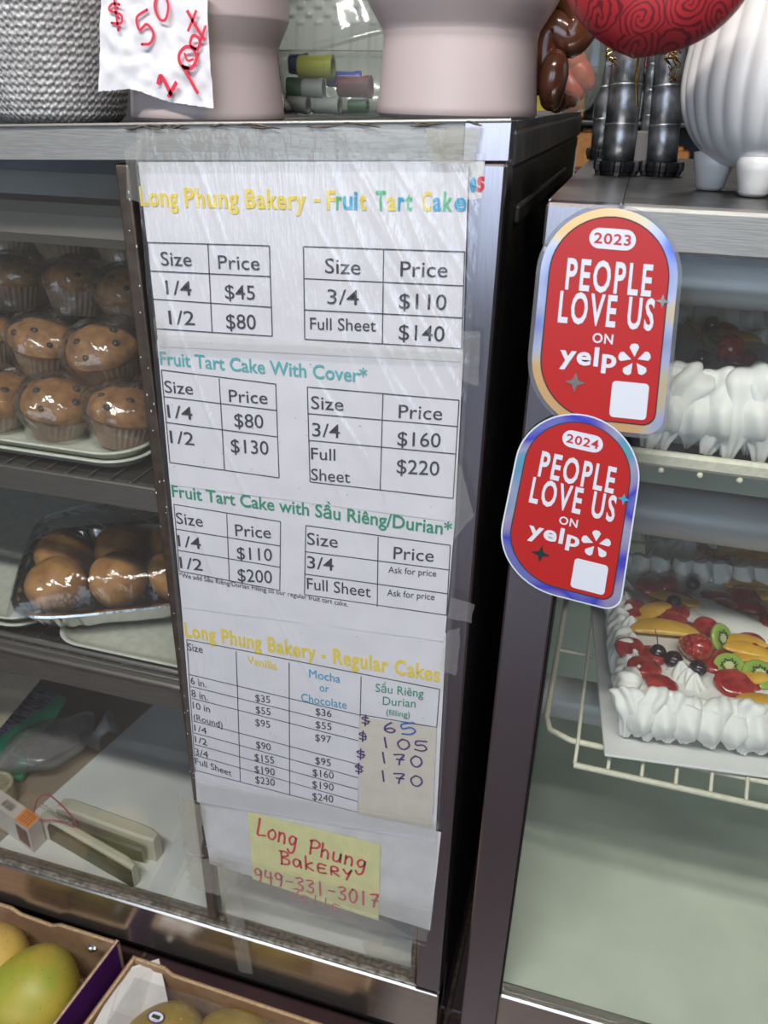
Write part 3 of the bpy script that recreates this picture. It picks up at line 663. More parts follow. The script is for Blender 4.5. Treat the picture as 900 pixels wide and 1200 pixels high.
# ------------------------------------------------------------------ price sheets on the left case front
def wrinkled(name, m, parent, px, Y, amp=.0008, nu=24, nv=24, thick=.0003, seed=0, ragged=0):
    """a sheet between four pixel corners (TL, TR, BR, BL) of the front plane"""
    q = [P(x, y, Y) for x, y in px]; mb = MB()
    def fn(u, v):
        p = q[0].lerp(q[1], u).lerp(q[3].lerp(q[2], u), v)
        e = min(u, 1-u, v, 1-v)
        a_ = amp*noise.noise(p*28+Vector((seed, 0, 0)))
        p = p+Vector((0, a_, 0))
        if ragged and e < .001: p += Vector((ragged*noise.noise(p*90+Vector((seed, 3, 0))), 0, ragged*noise.noise(p*90+Vector((seed, 9, 0)))))
        return p
    mb.grid(fn, nu, nv)
    n = len(mb.v); 
    return mb.build(name, m, parent)
def table(mb, L, C, Rr, rows, Y):
    """L, C, Rr: ((x,y) top, (x,y) bottom) of the three uprights; rows: (left y, right y)"""
    for t, b in (L, C, Rr): line(mb, *t, *b, Y)
    line(mb, *L[0], *Rr[0], Y); line(mb, *L[1], *Rr[1], Y)
    for ly, ry in rows:
        def xa(u, y): return u[0][0]+(u[1][0]-u[0][0])*(y-u[0][1])/(u[1][1]-u[0][1])
        line(mb, xa(L, ly), ly, xa(Rr, ry), ry, Y)
Y1, Y2, Y3, Y4, Y5, Y0 = -.0066, -.0060, -.0054, -.0048, -.0042, -.0036
dI = .0004
# sheet peeping out behind
s0 = thing('price_sheet', 'older sheet peeping out behind the top price sheet at its right edge', 'price sheet', tuple(P(556, 700, Y0)))
wrinkled('paper', 'paper_old', s0, ((300, 189), (569, 188), (553, 960), (300, 900)) if False else ((500, 189), (568, 189), (565, 232), (500, 240)), Y0, .0003, 8, 8)
m_ = MB(); text(m_, 'e', 550, 224, 557.5, 224, 23, Y0-dI, .03); m_.build('lettering', 'ink_blue', s0)
m_ = MB(); text(m_, 's', 558, 224, 567, 223, 24, Y0-dI, .03); m_.build('lettering', 'ink_red', s0)
# sheet 1
s1 = thing('price_sheet', 'top price sheet titled Fruit Tart Cake in coloured letters', 'price sheet', tuple(P(365, 400, Y1)))
wrinkled('paper', 'paper', s1, ((162, 190), (549, 189), (542, 424), (186, 406)), Y1, .0004, 30, 20)
m_ = MB(); Yt = Y1-.0006
for s, a0, a1, b0, b1 in (('Long', 165, 240.5, 209, 242), ('Phung', 217, 242, 280, 243.5), ('Bakery', 288, 243.5, 359, 245), ('-', 368, 243, 375, 243.2)):
    text(m_, s, a0, a1, b0, b1, 21.5, Yt, .028) if s != '-' else m_.quad(P(368, 233, Yt), P(375, 233, Yt), P(375, 237, Yt), P(368, 237, Yt), .0001)
def letters(spec, parent, Y, h=21.5, off=.026):
    by = {}
    for ch, x0, x1, y, c in spec:
        by.setdefault(c, MB()); text(by[c], ch, x0, y, x1, y+.3, h, Y, off)
    for c, mb in by.items(): mb.build('lettering', c, parent)
letters([('F', 383, 393, 245, 'ink_yellow'), ('r', 394, 401, 245, 'ink_gr2'), ('u', 402, 413, 245, 'ink_blue'), ('i', 414.5, 419, 245.3, 'ink_blue'), ('t', 421, 429, 245.5, 'ink_yellow'),
         ('T', 440, 452, 245.5, 'ink_gr2'), ('a', 453, 464, 246, 'ink_yellow'), ('r', 466, 474, 246, 'ink_blue'), ('t', 475, 483, 246, 'ink_gr2'),
         ('C', 494, 505, 246.5, 'ink_yellow'), ('a', 507, 517, 246.5, 'ink_blue'), ('k', 519, 530, 246.5, 'ink_gr2'), ('e', 532, 546, 246.5, 'ink_blue')], s1, Yt)
m_.build('lettering', 'ink_yellow', s1)
ti = MB(); tx = MB()
table(ti, ((172.5, 284), (182, 385)), ((243.5, 286), (248.5, 390)), ((315.5, 288), (319, 394)), ((317.5, 324), (350.5, 360)), Yt)
table(ti, ((355.5, 289), (357, 397.5)), ((449.5, 293), (448, 402.5)), ((544.5, 295), (541, 408.5)), ((326.5, 335), (363, 372.5)), Yt)
for a_ in (('Size', 189, 311, 225, 312, 16), ('Price', 256, 315, 304.5, 316.5, 16), ('1/4', 195, 345, 225, 346.5, 16.5), ('$45', 264, 350, 299, 351.5, 16.5), ('1/2', 198.5, 380, 228.5, 381, 16), ('$80', 265.5, 385, 300, 386, 17),
           ('Size', 381, 320, 422.5, 322, 17.5), ('Price', 469, 324, 524, 325, 18), ('3/4', 383.5, 356, 420.5, 357.5, 17), ('$110', 467.5, 361.5, 523, 363.5, 18), ('Full Sheet', 363.5, 386, 440.5, 388.5, 14), ('$140', 467, 398, 520.5, 400.5, 18)):
    text(tx, *a_, Yt, .002)
ti.build('table_lines', 'ink', s1); tx.build('lettering', 'ink', s1)
# sheet 2
s2 = thing('price_sheet', 'price sheet headed Fruit Tart Cake With Cover in teal', 'price sheet', tuple(P(365, 600, Y2))); Yt = Y2-.0006
wrinkled('paper', 'paper', s2, ((184, 398), (543, 412), (533, 612), (199, 568)), Y2, .0004, 30, 20, seed=4)
m_ = MB(); text(m_, 'Fruit Tart Cake With Cover*', 188, 427, 430, 448.5, 15.5, Yt, .014); m_.build('lettering', 'ink_teal', s2)
ti = MB(); tx = MB()
table(ti, ((189, 433.5), (199, 542)), ((256.7, 443.3), (263, 551)), ((323, 450), (327, 560)), ((464.7, 481), (495, 512)), Yt)
table(ti, ((360, 453.5), (363.3, 564.7)), ((448.7, 462), (445.5, 575)), ((538, 469), (531, 584)), ((484.7, 499.8), (516, 532)), Yt)
for a_ in (('Size', 193.5, 460, 226.5, 462.5, 14), ('Price', 268.7, 471, 313.5, 473.5, 14.5), ('1/4', 196.7, 489, 226, 492, 14.5), ('$80', 275, 500, 309, 502, 15.5), ('1/2', 199.8, 519, 227.8, 522, 14.5), ('$130', 271, 530, 315, 533, 15.5),
           ('Size', 364.7, 479, 402.4, 481.5, 15), ('Price', 467, 490, 518, 492.5, 16), ('3/4', 366, 511, 398.4, 513.5, 15.5), ('$160', 465.6, 522, 516, 524.5, 16.5), ('Full', 364.7, 538, 393, 540, 13.5), ('Sheet', 364.7, 562.5, 410.4, 566, 13.5), ('$220', 464.7, 554.5, 514.4, 557.5, 16.5)):
    text(tx, *a_, Yt, .002)
ti.build('table_lines', 'ink', s2); tx.build('lettering', 'ink', s2)
# sheet 3
s3 = thing('price_sheet', 'price sheet headed Fruit Tart Cake with Durian in green', 'price sheet', tuple(P(365, 730, Y3))); Yt = Y3-.0006
wrinkled('paper', 'paper', s3, ((198, 556), (534, 600), (521, 752), (213, 712)), Y3, .0004, 30, 20, seed=8)
m_ = MB(); text(m_, 'Fruit Tart Cake with Sầu Riêng/Durian*', 202, 582, 529, 627.8, 14.5, Yt, .014); m_.build('lettering', 'ink_green', s3)
ti = MB(); tx = MB()
table(ti, ((203.8, 591), (210, 669)), ((265.6, 602), (268.7, 681)), ((328.7, 611.3), (327.8, 692)), ((620, 639.8), (644.7, 664.7)), Yt)
table(ti, ((358.4, 615.8), (356.7, 696.7)), ((443, 629), (442, 711)), ((527.8, 639), (523.3, 721)), ((646.4, 667.8), (672.7, 695.8)), Yt)
for a_ in (('Size', 207, 613.5, 238, 617.5, 13), ('Price', 276, 628, 317.6, 631, 13.5), ('1/4', 209, 640, 235.8, 643.8, 13), ('$110', 278, 655, 319, 657.6, 14), ('1/2', 211.3, 665.6, 237.6, 669, 13), ('$200', 279, 681, 319, 683.8, 14.5),
           ('Size', 360, 638, 395.8, 642, 14), ('Price', 461, 655, 508, 658.5, 14.5), ('3/4', 360, 665.6, 391, 669, 14), ('Full Sheet', 359.8, 690, 434.4, 700, 13)):
    text(tx, *a_, Yt, .002)
for a_ in (('Ask for price', 455, 671, 511, 675.8, 7.5), ('Ask for price', 453.6, 698, 509, 703.3, 7.5), ('*We add Sầu Riêng/Durian Filling to our regular fruit tart cake.', 210, 676, 407.8, 711, 5.5)): text(tx, *a_, Yt, .0)
ti.build('table_lines', 'ink', s3); tx.build('lettering', 'ink', s3)
# sheet 4
s4 = thing('price_sheet', 'price sheet titled Regular Cakes with a four column table', 'price sheet', tuple(P(365, 950, Y4))); Yt = Y4-.0006
wrinkled('paper', 'paper', s4, ((212, 702), (523, 742), (510, 988), (231, 940)), Y4, .0004, 30, 24, seed=12)
m_ = MB(); text(m_, 'Long Phung Bakery - Regular Cakes', 217, 745.6, 515, 799, 16.5, Yt, .026); text(m_, 'Vanilla', 289.7, 777.3, 324.3, 785.3, 9, Yt, .012); m_.build('lettering', 'ink_yellow', s4)
ti = MB(); tx = MB()
LX = lambda u, v: (190+u/2.368, 700+v/2.368)
line(ti, *LX(68, 117), *LX(92, 485), Yt); line(ti, *LX(205, 150), *LX(217, 512), Yt); line(ti, *LX(352, 182), *LX(354, 548), Yt); line(ti, *LX(552, 220), *LX(543, 597), Yt); line(ti, *LX(770, 255), *LX(762, 360), Yt)
line(ti, *LX(68, 117), *LX(770, 255), Yt); line(ti, *LX(549, 325), *LX(762, 361), Yt)
for l, r, xl, xr in ((214, 327, 75, 549), (247, 364, 79, 549), (280, 399, 82, 548), (343, 464, 86, 546), (376, 501, 88, 545), (408, 534, 90, 545), (438, 567, 91, 544), (480, 597, 92, 543)): line(ti, *LX(xl, l), *LX(xr, r), Yt)
line(ti, *LX(762, 361), *LX(752, 600), Yt, .0002)
for s, x0, y0, x1, y1, h in (('Size', 72, 147, 113, 155, 21), ('6 in.', 80, 240, 123, 251, 20), ('8 in.', 82, 275, 127, 287, 20), ('10 in', 86, 308, 133, 320, 19), ('(Round)', 88, 340, 168, 363, 18), ('1/4', 90, 370, 124, 380, 18), ('1/2', 92, 402, 125, 412, 18),
        ('3/4', 92, 436, 128, 446, 18), ('Full Sheet', 93, 462, 193, 497, 18), ('$35', 259, 295, 300, 301, 20), ('$55', 260, 328, 301, 335, 20), ('$95', 259, 363, 300, 370, 20), ('$90', 261, 425, 302, 433, 20), ('$155', 257, 460, 311, 469, 20), ('$190', 257, 493, 313, 502, 20),
        ('$230', 259, 522, 313, 531, 20), ('$36', 426, 330, 470, 337, 20), ('$55', 426, 366, 470, 373, 20), ('$97', 425, 402, 469, 409, 20), ('$95', 425, 466, 468, 473, 20), ('$160', 418, 499, 476, 508, 20), ('$190', 417, 532, 476, 541, 20), ('$240', 417, 565, 475, 574, 20)):
    dy = 7 if 250 < x0 < 270 else 4 if x0 > 400 else 0
    text(tx, s, *LX(x0, y0-dy), *LX(x1, y1-dy), (h-1)/2.368, Yt, .0)
ti.build('table_lines', 'ink', s4); tx.build('lettering', 'ink', s4)
m_ = MB()
for s, x0, y0, x1, y1, h in (('Mocha', 408, 222, 494, 238, 23), ('or', 437, 260, 463, 265, 22), ('Chocolate', 386, 288, 512, 310, 22)): text(m_, s, *LX(x0, y0), *LX(x1, y1), h/2.368, Yt, 0)
m_.build('lettering', 'ink_blue', s4)
m_ = MB()
for s, x0, y0, x1, y1, h in (('Sầu Riêng', 592, 262, 725, 278, 23), ('Durian', 612, 298, 703, 306, 23), ('(filling)', 622, 326, 687, 334, 16)): text(m_, s, *LX(x0, y0), *LX(x1, y1), h/2.368, Yt, 0)
m_.build('lettering', 'ink_green', s4)
# hand-written slip
Yp = Y4-.0009
sp = thing('price_slip', 'cream paper slip with four handwritten durian prices', 'paper slip', tuple(P(455, 970, Yp)))
wrinkled('paper', 'patch', sp, (LX(546, 332), LX(762, 362), LX(750, 642), LX(543, 602)), Yp, .0002, 14, 14, seed=15)
m_ = MB(); Yq = Yp-.0005
for s, x0, y0, x1, y1, h in (('6', 615, 374, 662, 377, 27), ('105', 606, 415, 735, 428, 27), ('170', 602, 458, 722, 472, 29), ('170', 600, 508, 722, 526, 28)): hand(m_, s, *LX(x0, y0), *LX(x1, y1), h/2.368, Yq, .0011)
for x, y in ((570, 352), (563, 396), (557, 446), (552, 486)): hand(m_, '$', *LX(x-16, y), *LX(x+14, y+3), 9.5, Yq, .0009)
for x, y in ((570, 340), (563, 383), (557, 435), (552, 475)):
    for k in range(5): c = P(*LX(x+R.uniform(-8, 8), y+R.uniform(-7, 7)), Yq-.0001); m_.add([c+Vector((math.cos(a*PI/4)*.0011, 0, math.sin(a*PI/4)*.0012)) for a in range(8)], [tuple(range(8))])
m_.build('handwriting', 'ink_purple', sp)
m_ = MB(); hand(m_, '5', *LX(664, 382), *LX(720, 378), 12.5, Yq-.0002, .00095); m_.build('handwriting', 'ink_bl2', sp)
# sheet 5 + note
s5 = thing('blank_sheet', 'blank white sheet under the yellow note at the foot of the display', 'paper sheet', tuple(P(380, 1085, Y5)))
wrinkled('paper', 'paper_old', s5, ((231, 925), (517, 975), (504, 1090), (246, 1012)), Y5, .0010, 30, 20, seed=22)
wrinkled('folded_flap', 'tape', s5, ((292, 1028), (450, 1078), (500, 1110), (270, 1046)), Y5-.0024, .0006, 20, 8, seed=25)
yn = thing('yellow_note', 'yellow note with the bakery name and phone number in red handwriting', 'note', tuple(P(368, 1075, Y5-.001))); Yn = Y5-.0013
wrinkled('paper', 'note', yn, ((290.5, 951), (446, 990), (443.5, 1079), (296, 1030)), Yn, .0003, 14, 12, seed=30)
m_ = MB(); Yt = Yn-.0005
hand(m_, 'Long', 301, 978, 346, 993, 20, Yt, .00145, .1); hand(m_, 'Phung', 361, 1000, 427, 1019, 17, Yt, .00145, .15)
hand(m_, 'BakERY', 328, 1012, 413, 1030, 15, Yt, .00145, .1); hand(m_, '949-331-3017', 299, 1032, 444, 1064, 15, Yt, .00145, .1)
hand(m_, 'ZEllE', 341, 1052, 398, 1068, 11, Yt, .0009, .1)
m_.build('handwriting', 'marker', yn)
# grubby marks
m_ = MB()
for i in range(46):
    x = R.uniform(190, 530); y = R.uniform(400, 900); c = P(x, y, Y1-.0012) if y < 410 else P(x, y, -.0078)
    m_.add([c+Vector((math.cos(a*PI/3)*R.uniform(.0003, .0010), 0, math.sin(a*PI/3)*R.uniform(.0003, .0009))) for a in range(6)], [tuple(range(6))])
tag(m_.build('food_specks', mat('brown_smudge', (.40, .30, .20), .9)), 'tiny brown food specks scattered over the price sheets', 'specks', kind='stuff')

# clear film over everything, with long creases
fm = MB(); fq = [P(158, 178, -.0095), P(566, 180, -.0095), P(506, 1092, -.0095), P(233, 1010, -.0095)]
cr = []
for i in range(46):
    u0 = R.uniform(.0, 1); v0 = R.uniform(0, .55) if i < 22 else R.uniform(0, 1); a_ = math.radians(R.choice((100, 105, 112, 118, 60)) + R.uniform(-8, 8)); l_ = R.uniform(.03, .13)
    if i < 26: u0 = R.uniform(.62, 1); v0 = R.uniform(0, .3); a_ = math.radians(118+R.uniform(-10, 10)); l_ = R.uniform(.05, .12)
    c = fq[0].lerp(fq[1], u0).lerp(fq[3].lerp(fq[2], u0), v0); cr.append((c.x, c.z, math.cos(a_), math.sin(a_), l_, R.uniform(.0015, .003), R.uniform(.0006, .0016)))
def film(u, v):
    p = fq[0].lerp(fq[1], u).lerp(fq[3].lerp(fq[2], u), v); d = 0
    for cx, cz, ca, sa, l_, wd, am in cr:
        dx, dz_ = p.x-cx, p.z-cz; s_ = dx*ca+dz_*sa; t_ = -dx*sa+dz_*ca
        if abs(s_) < l_: d += am*math.exp(-(t_/wd)**2)*(1-(s_/l_)**2)
    return p+Vector((0, -d-.0004*noise.noise(p*40)-.0003, 0))
fm.grid(film, 190, 330); tag(fm.build('plastic_film', 'film'), 'creased clear plastic film stretched over all the price sheets', 'plastic film')

# tape pieces
def tp(label, px, m='tape', Y=-.0115, seed=0, rg=.0015): tag(wrinkled('tape_piece', m, None, px, Y, .0006, 16, 12, seed=seed, ragged=rg), label, 'tape', 'clear tape pieces holding the sheets')
tp('wide clear tape over the header above the top price sheet', ((160, 152), (520, 150), (520, 192), (160, 196)), Y=-.0112, seed=1)
tp('yellowed tape at the top right of the header above the sheets', ((498, 151), (562, 150), (556, 190), (505, 192)), 'tape_old', -.0122, 2)
tp('clear tape at the top left corner of the price sheets', ((147, 178), (166, 160), (170, 240), (149, 232)), Y=-.0118, seed=3)
tp('tape on the right edge beside the 140 dollar price', ((541, 388), (563, 390), (560, 452), (537, 446)), Y=-.0118, seed=4)
tp('pointed tape end on the right edge beside the word Durian', ((531, 540), (540, 545), (555, 604), (530, 634)), Y=-.0118, seed=5)
tp('tape on the right edge beside the title Regular Cakes', ((524, 738), (540, 736), (535, 792), (515, 786)), Y=-.0118, seed=6)
tp('crumpled tape lump on the right edge below Ask for price', ((528, 700), (556, 708), (553, 730), (524, 724)), Y=-.0118, seed=7)
tp('tape on the left edge beside the Cover table', ((180, 372), (190, 372), (196, 420), (184, 420)), Y=-.0118, seed=8)
tp('tape strip across the sheets below the first tables', ((184, 392), (545, 408), (541, 424), (186, 410)), Y=-.0112, seed=9, rg=0)
tp('torn old tape at the bottom left beside the blank sheet', ((208, 930), (238, 945), (236, 1008), (216, 994)), 'tape_old', -.0118, 10, .005)
tp('lowest torn grey tape scrap left of the blank sheet', ((218, 1000), (262, 1012), (266, 1052), (222, 1040)), 'tape_old', -.0118, 11, .006)
tp('tape hanging over the bottom rail below the blank sheet', ((252, 1008), (276, 1014), (296, 1142), (280, 1138)), 'tape', -.0118, 12, .002)
tp('long clear tape along the bottom edge of the yellow note', ((250, 1000), (506, 1068), (500, 1104), (262, 1046)), 'tape', -.0108, 13, .002)
tp('clear tape across the foot of the Regular Cakes sheet', ((228, 915), (514, 965), (512, 985), (232, 940)), 'tape', -.0108, 14, .0)
tp('grey tape scrap at the lower right near the bottom rail', ((424, 1104), (470, 1112), (474, 1128), (430, 1120)), 'tape_old', -.0065, 15, .004)

# ------------------------------------------------------------------ right display case
rc = thing('display_case', 'right steel and glass cake case with two red stickers on its corner', 'display case', (.5, .3, 0))
RX1 = 1.2
MB().bbox((.031, -.002, 1.163), (.0865, .022, 1.1955), .0025).build('header_corner', 'steel_v', rc)
MB().bbox((.0870, -.0015, 1.1635), (RX1, .022, 1.1955), .0025).build('header_rail', 'steel_h', rc)
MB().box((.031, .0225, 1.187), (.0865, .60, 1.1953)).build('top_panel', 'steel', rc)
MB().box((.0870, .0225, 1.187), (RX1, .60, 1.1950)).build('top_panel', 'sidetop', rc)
MB().bbox((.031, -.0018, .0), (.0775, .025, 1.1628), .0025).build('left_stile', 'steel_v', rc)
MB().box((.0778, .0, .215), (.0795, .02, 1.163)).build('stile_gasket', 'black', rc)
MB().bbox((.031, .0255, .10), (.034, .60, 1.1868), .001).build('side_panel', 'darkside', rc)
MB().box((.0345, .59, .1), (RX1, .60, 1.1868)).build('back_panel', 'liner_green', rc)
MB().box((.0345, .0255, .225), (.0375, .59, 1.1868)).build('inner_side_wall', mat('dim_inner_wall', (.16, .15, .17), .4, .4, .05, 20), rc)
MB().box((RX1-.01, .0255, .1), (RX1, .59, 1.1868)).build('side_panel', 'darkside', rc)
MB().box((.0375, .012, .225), (RX1-.01, .59, .235)).build('case_floor', 'liner_green', rc)
MB().bbox((.0775, -.002, .0), (RX1, .02, .236), .003).build('bottom_rail', 'steel_b', rc)
MB().box((.0798, .004, .237), (RX1, .008, 1.163)).build('glass_pane', 'glass', rc)
for i, (y, z, rr) in enumerate(((.115, 1.125, .022), (.19, .862, .029), (.19, .578, .027))):
    MB().tube([(.045, y, z), (RX1-.02, y, z)], rr, 24).build('lamp_housing', 'lamp_grey', rc)
MB().box((.038, .05, 1.150), (RX1-.02, .50, 1.156)).build('top_lining', 'shelfdark', rc)

def cake_shelf(label, z, x0, y0, y1):
    s = thing('wire_shelf', label, 'shelf', (.5, .2, z))
    r = .0035
    m = MB(); c = .03
    m.tube([(x0, y1, z), (x0, y0+c, z), (x0+.006, y0+.010, z), (x0+c, y0, z), (RX1-.03, y0, z)], r, 8); m.build('frame_wire', 'wire', s)
    m = MB(); m.tube([(x0+.036, y0-.022, z-.013), (RX1-.03, y0-.022, z-.013)], r, 8); m.build('front_wire', 'wire', s)
    x = x0+.037
    while x < RX1-.04:
        m = MB(); m.tube([(x, y1, z+.005), (x, y0+.004, z+.005), (x, y0-.004, z+.002), (x, y0-.020, z-.013)], .0022, 6); m.build('cross_wire', 'wire', s); x += .0345
    for yy in (.2, .36, .52):
        m = MB(); m.tube([(x0, yy, z), (RX1-.03, yy, z)], r*.8, 6); m.build('support_wire', 'wire', s)
    return s
cake_shelf('lower cream wire shelf under the fruit cake in right case', .643, .085, .040, .56)
MB_ = MB()
us = thing('cake_shelf', 'upper shelf with cream front rail under the top cake in right case', 'shelf', (.5, .2, .98))
MB().bbox((.085, .042, .974), (RX1-.03, .050, .9885), .003).build('front_rail', 'wire', us)
MB().bbox((.085, .052, .972), (RX1-.03, .52, .977), .001).build('shelf_deck', 'shelfdark', us)
for i in range(14): MB().ball((.12+.033*i, .041, .972), (.003, .0025, .003), 8, 5).build('rail_knob', 'wire', us)

# ---- whipped cream pieces
def swirl(seed, ln, r0, drop):
    """piped shell: star-shaped tube from the top of the cake curling over the edge, tapering to a tip"""
    rr = random.Random(seed); mb = MB(); n = 40; K = 22; vs = []
    ph = rr.uniform(0, 6); tw = rr.uniform(2.0, 3.6)*rr.choice((-1, 1)); wob = rr.uniform(.10, .2)
    for j in range(K):
        t = j/(K-1)
        c = Vector((.004*math.sin(t*4+ph), -ln*math.sin(t*PI*.52)*.55, drop*(math.cos(t*PI*.5)**.8 if t < 1 else 0)-.0))
        d = Vector((0, -math.cos(t*PI*.5), -math.sin(t*PI*.5)-.2)).normalized()
        x = Vector((1, 0, 0)); y = d.cross(x).normalized()
        pr = r0*(math.sin(min(1, t*3.2+.12)*PI/2))*(1-t**3*.78)*(1+.10*math.sin(t*16+ph))
        for i in range(n):
            a = 2*PI*i/n; s = 1+.17*math.cos(6*a+tw*t*3+ph)+.05*math.cos(3*a+t*9); q = pr*s
            vs.append(c+x*(q*math.cos(a)*1.05)+y*(q*math.sin(a)*.8))
    mb.add(vs, [(j*n+i, j*n+(i+1) % n, (j+1)*n+(i+1) % n, (j+1)*n+i) for j in range(K-1) for i in range(n)], True)
    mb.add(vs[:n], [tuple(range(n))[::-1]], True); mb.add(vs[-n:], [tuple(range(n))], True)
    return mb
def rosette(seed, r0):
    rr = random.Random(seed); mb = MB(); n = 56; K = 16; ph = rr.uniform(0, 6)
    def fn(u, v):
        a = u*2*PI; r = r0*(1-v)**.75*(1+.16*math.cos(6*a+v*4.5+ph)+.05*noise.noise(Vector((a, v*3, seed)))); z = r0*1.25*v**1.1
        if v > .7: a += .0
        return Vector((r*math.cos(a)+.12*r0*v*math.cos(ph), r*math.sin(a)+.12*r0*v, z))
    mb.grid(fn, n, K, True, True); return mb
def petal(seed, w_, h_):
    """ruffled ribbon lobe standing on edge, folded back at its top: one pleat of a ruffled border"""
    rr = random.Random(seed); mb = MB(); ph = rr.uniform(0, 6); lean = rr.uniform(-.25, .25)
    def fn(u, v):
        s = (u-.5)*2; env = math.sin(min(1, v*1.35+.14)*PI/2)*(1-.55*max(0, .35-v)/.35)
        x = w_*.5*s*env + lean*w_*.5*(v-.3)
        bul = (1-s*s)*w_*.45*env
        z = h_*v - w_*.18*s*s*v
        y = -bul - .006*math.sin(v*PI) + (w_*.30*max(0, v-.72)/.28)*(1+.5*math.cos(s*3+ph))
        y += .0016*math.sin(s*5+ph+v*6)
        return Vector((x, y, z))
    mb.grid(fn, 22, 18, True)
    def bk(u, v):
        p = fn(u, v); return p+Vector((0, .006+.012*(1-(2*u-1)**2), -.002))
    mb.grid(lambda u, v: bk(1-u, v), 22, 18, True)
    # close the top rim
    top = [fn(i/21, 1) for i in range(22)]; bt = [bk(i/21, 1) for i in range(22)]
    mb.add(top+bt, [(i, i+1, 23+i, 22+i) for i in range(21)], True)
    return mb
def proto_mesh(mb, name, m): 
    me = bpy.data.meshes.new(name); me.from_pydata([tuple(v) for v in mb.v], [], mb.f); me.polygons.foreach_set('use_smooth', mb.sm); me.materials.append(M[m]); me.update(); return me
SW = [proto_mesh(swirl(i, .038, .0175, .048), 'cream_swirl', 'cream') for i in range(6)]
PT = [proto_mesh(petal(i, .034, .052), 'cream_ruffle', 'cream') for i in range(6)]
RO = [proto_mesh(rosette(i, .017), 'cream_rosette', 'cream') for i in range(4)]
def inst(me, name, parent, mtx, label=None):
    o = bpy.data.objects.new(name, me); COL.objects.link(o); o.parent = parent; o.matrix_local = Matrix.Translation(-ORG[parent.name])@mtx
    if label: o['label'] = label
    return o

def kiwi_mesh():
    mb = MB(); mb.lathe([(.0002, .0045), (.0045, .0052), (.012, .0050), (.0155, .0045), (.0170, .002), (.0155, -.0005), (.0002, -.0005)], n=36); return proto_mesh(mb, 'kiwi_slice', 'kiwi')
def kiwi_seeds():
    mb = MB()
    for k in range(26):
        a = 2*PI*k/26+R.uniform(-.06, .06); r = R.uniform(.0058, .0088); mb.ball((r*math.cos(a), r*math.sin(a), .0053), (.0017, .0009, .0007), 6, 4, Rz(a))
    return proto_mesh(mb, 'seed_ring', 'blueb')
KW, KS = kiwi_mesh(), kiwi_seeds()
def straw_mesh():
    mb = MB()
    def fn(u, v):
        t = u*2*PI; z = (v-.5)*2; r = math.sqrt(max(0, 1-z*z))*(.82+.22*z)*.0165
        r *= 1-.05*max(0, math.cos(9*t+((int(v*14)) % 2)*PI))*max(0, math.sin(v*14*PI))
        return Vector((r*math.cos(t)+.0001, r*math.sin(t), z*.018))
    mb.grid(fn, 54, 30, True, True); return proto_mesh(mb, 'strawberry', 'berry')
def straw_seeds():
    mb = MB()
    for j in range(8):
        z = -.8+j*.21; r = math.sqrt(max(0, 1-z*z))*(.82+.22*z)*.0165
        for k in range(10):
            t = 2*PI*(k+(j % 2)*.5)/10; mb.ball((r*math.cos(t), r*math.sin(t), z*.018), .00055, 5, 4)
    return proto_mesh(mb, 'strawberry_seeds', 'seed')
SB, SS = straw_mesh(), straw_seeds()
def slab_berry(seed):
    mb = MB()
    def fn(u, v):
        t = u*2*PI; p = (v-.5)*PI; c = math.cos(p); r = c**.6*(1+.22*math.sin(t)+.1*noise.noise(Vector((math.cos(t)*2, math.sin(t)*2, seed)))); return Vector((r*.0165*math.cos(t), r*.0145*math.sin(t), .006*math.sin(p)))
    mb.grid(fn, 30, 12, True, True); return proto_mesh(mb, 'strawberry_slice', 'jelly')
SL = [slab_berry(i) for i in range(3)]
def mango_mesh():
    mb = MB()
    def fn(u, v):
        t = (u-.5); a = t*1.7; w_ = .012*math.sqrt(max(.02, 1-(2*t)**2)); q = v*2*PI; x = .045*math.sin(a)/1.0; y = .018*(math.cos(a)-1)+w_*math.cos(q)*.95; z = .0042*math.sin(q)*math.sqrt(max(.05, 1-(2*t)**2))+.004*math.cos(a); return Vector((x, y, z))
    mb.grid(fn, 26, 14, True); return proto_mesh(mb, 'mango_slice', 'mango')
MG = mango_mesh()

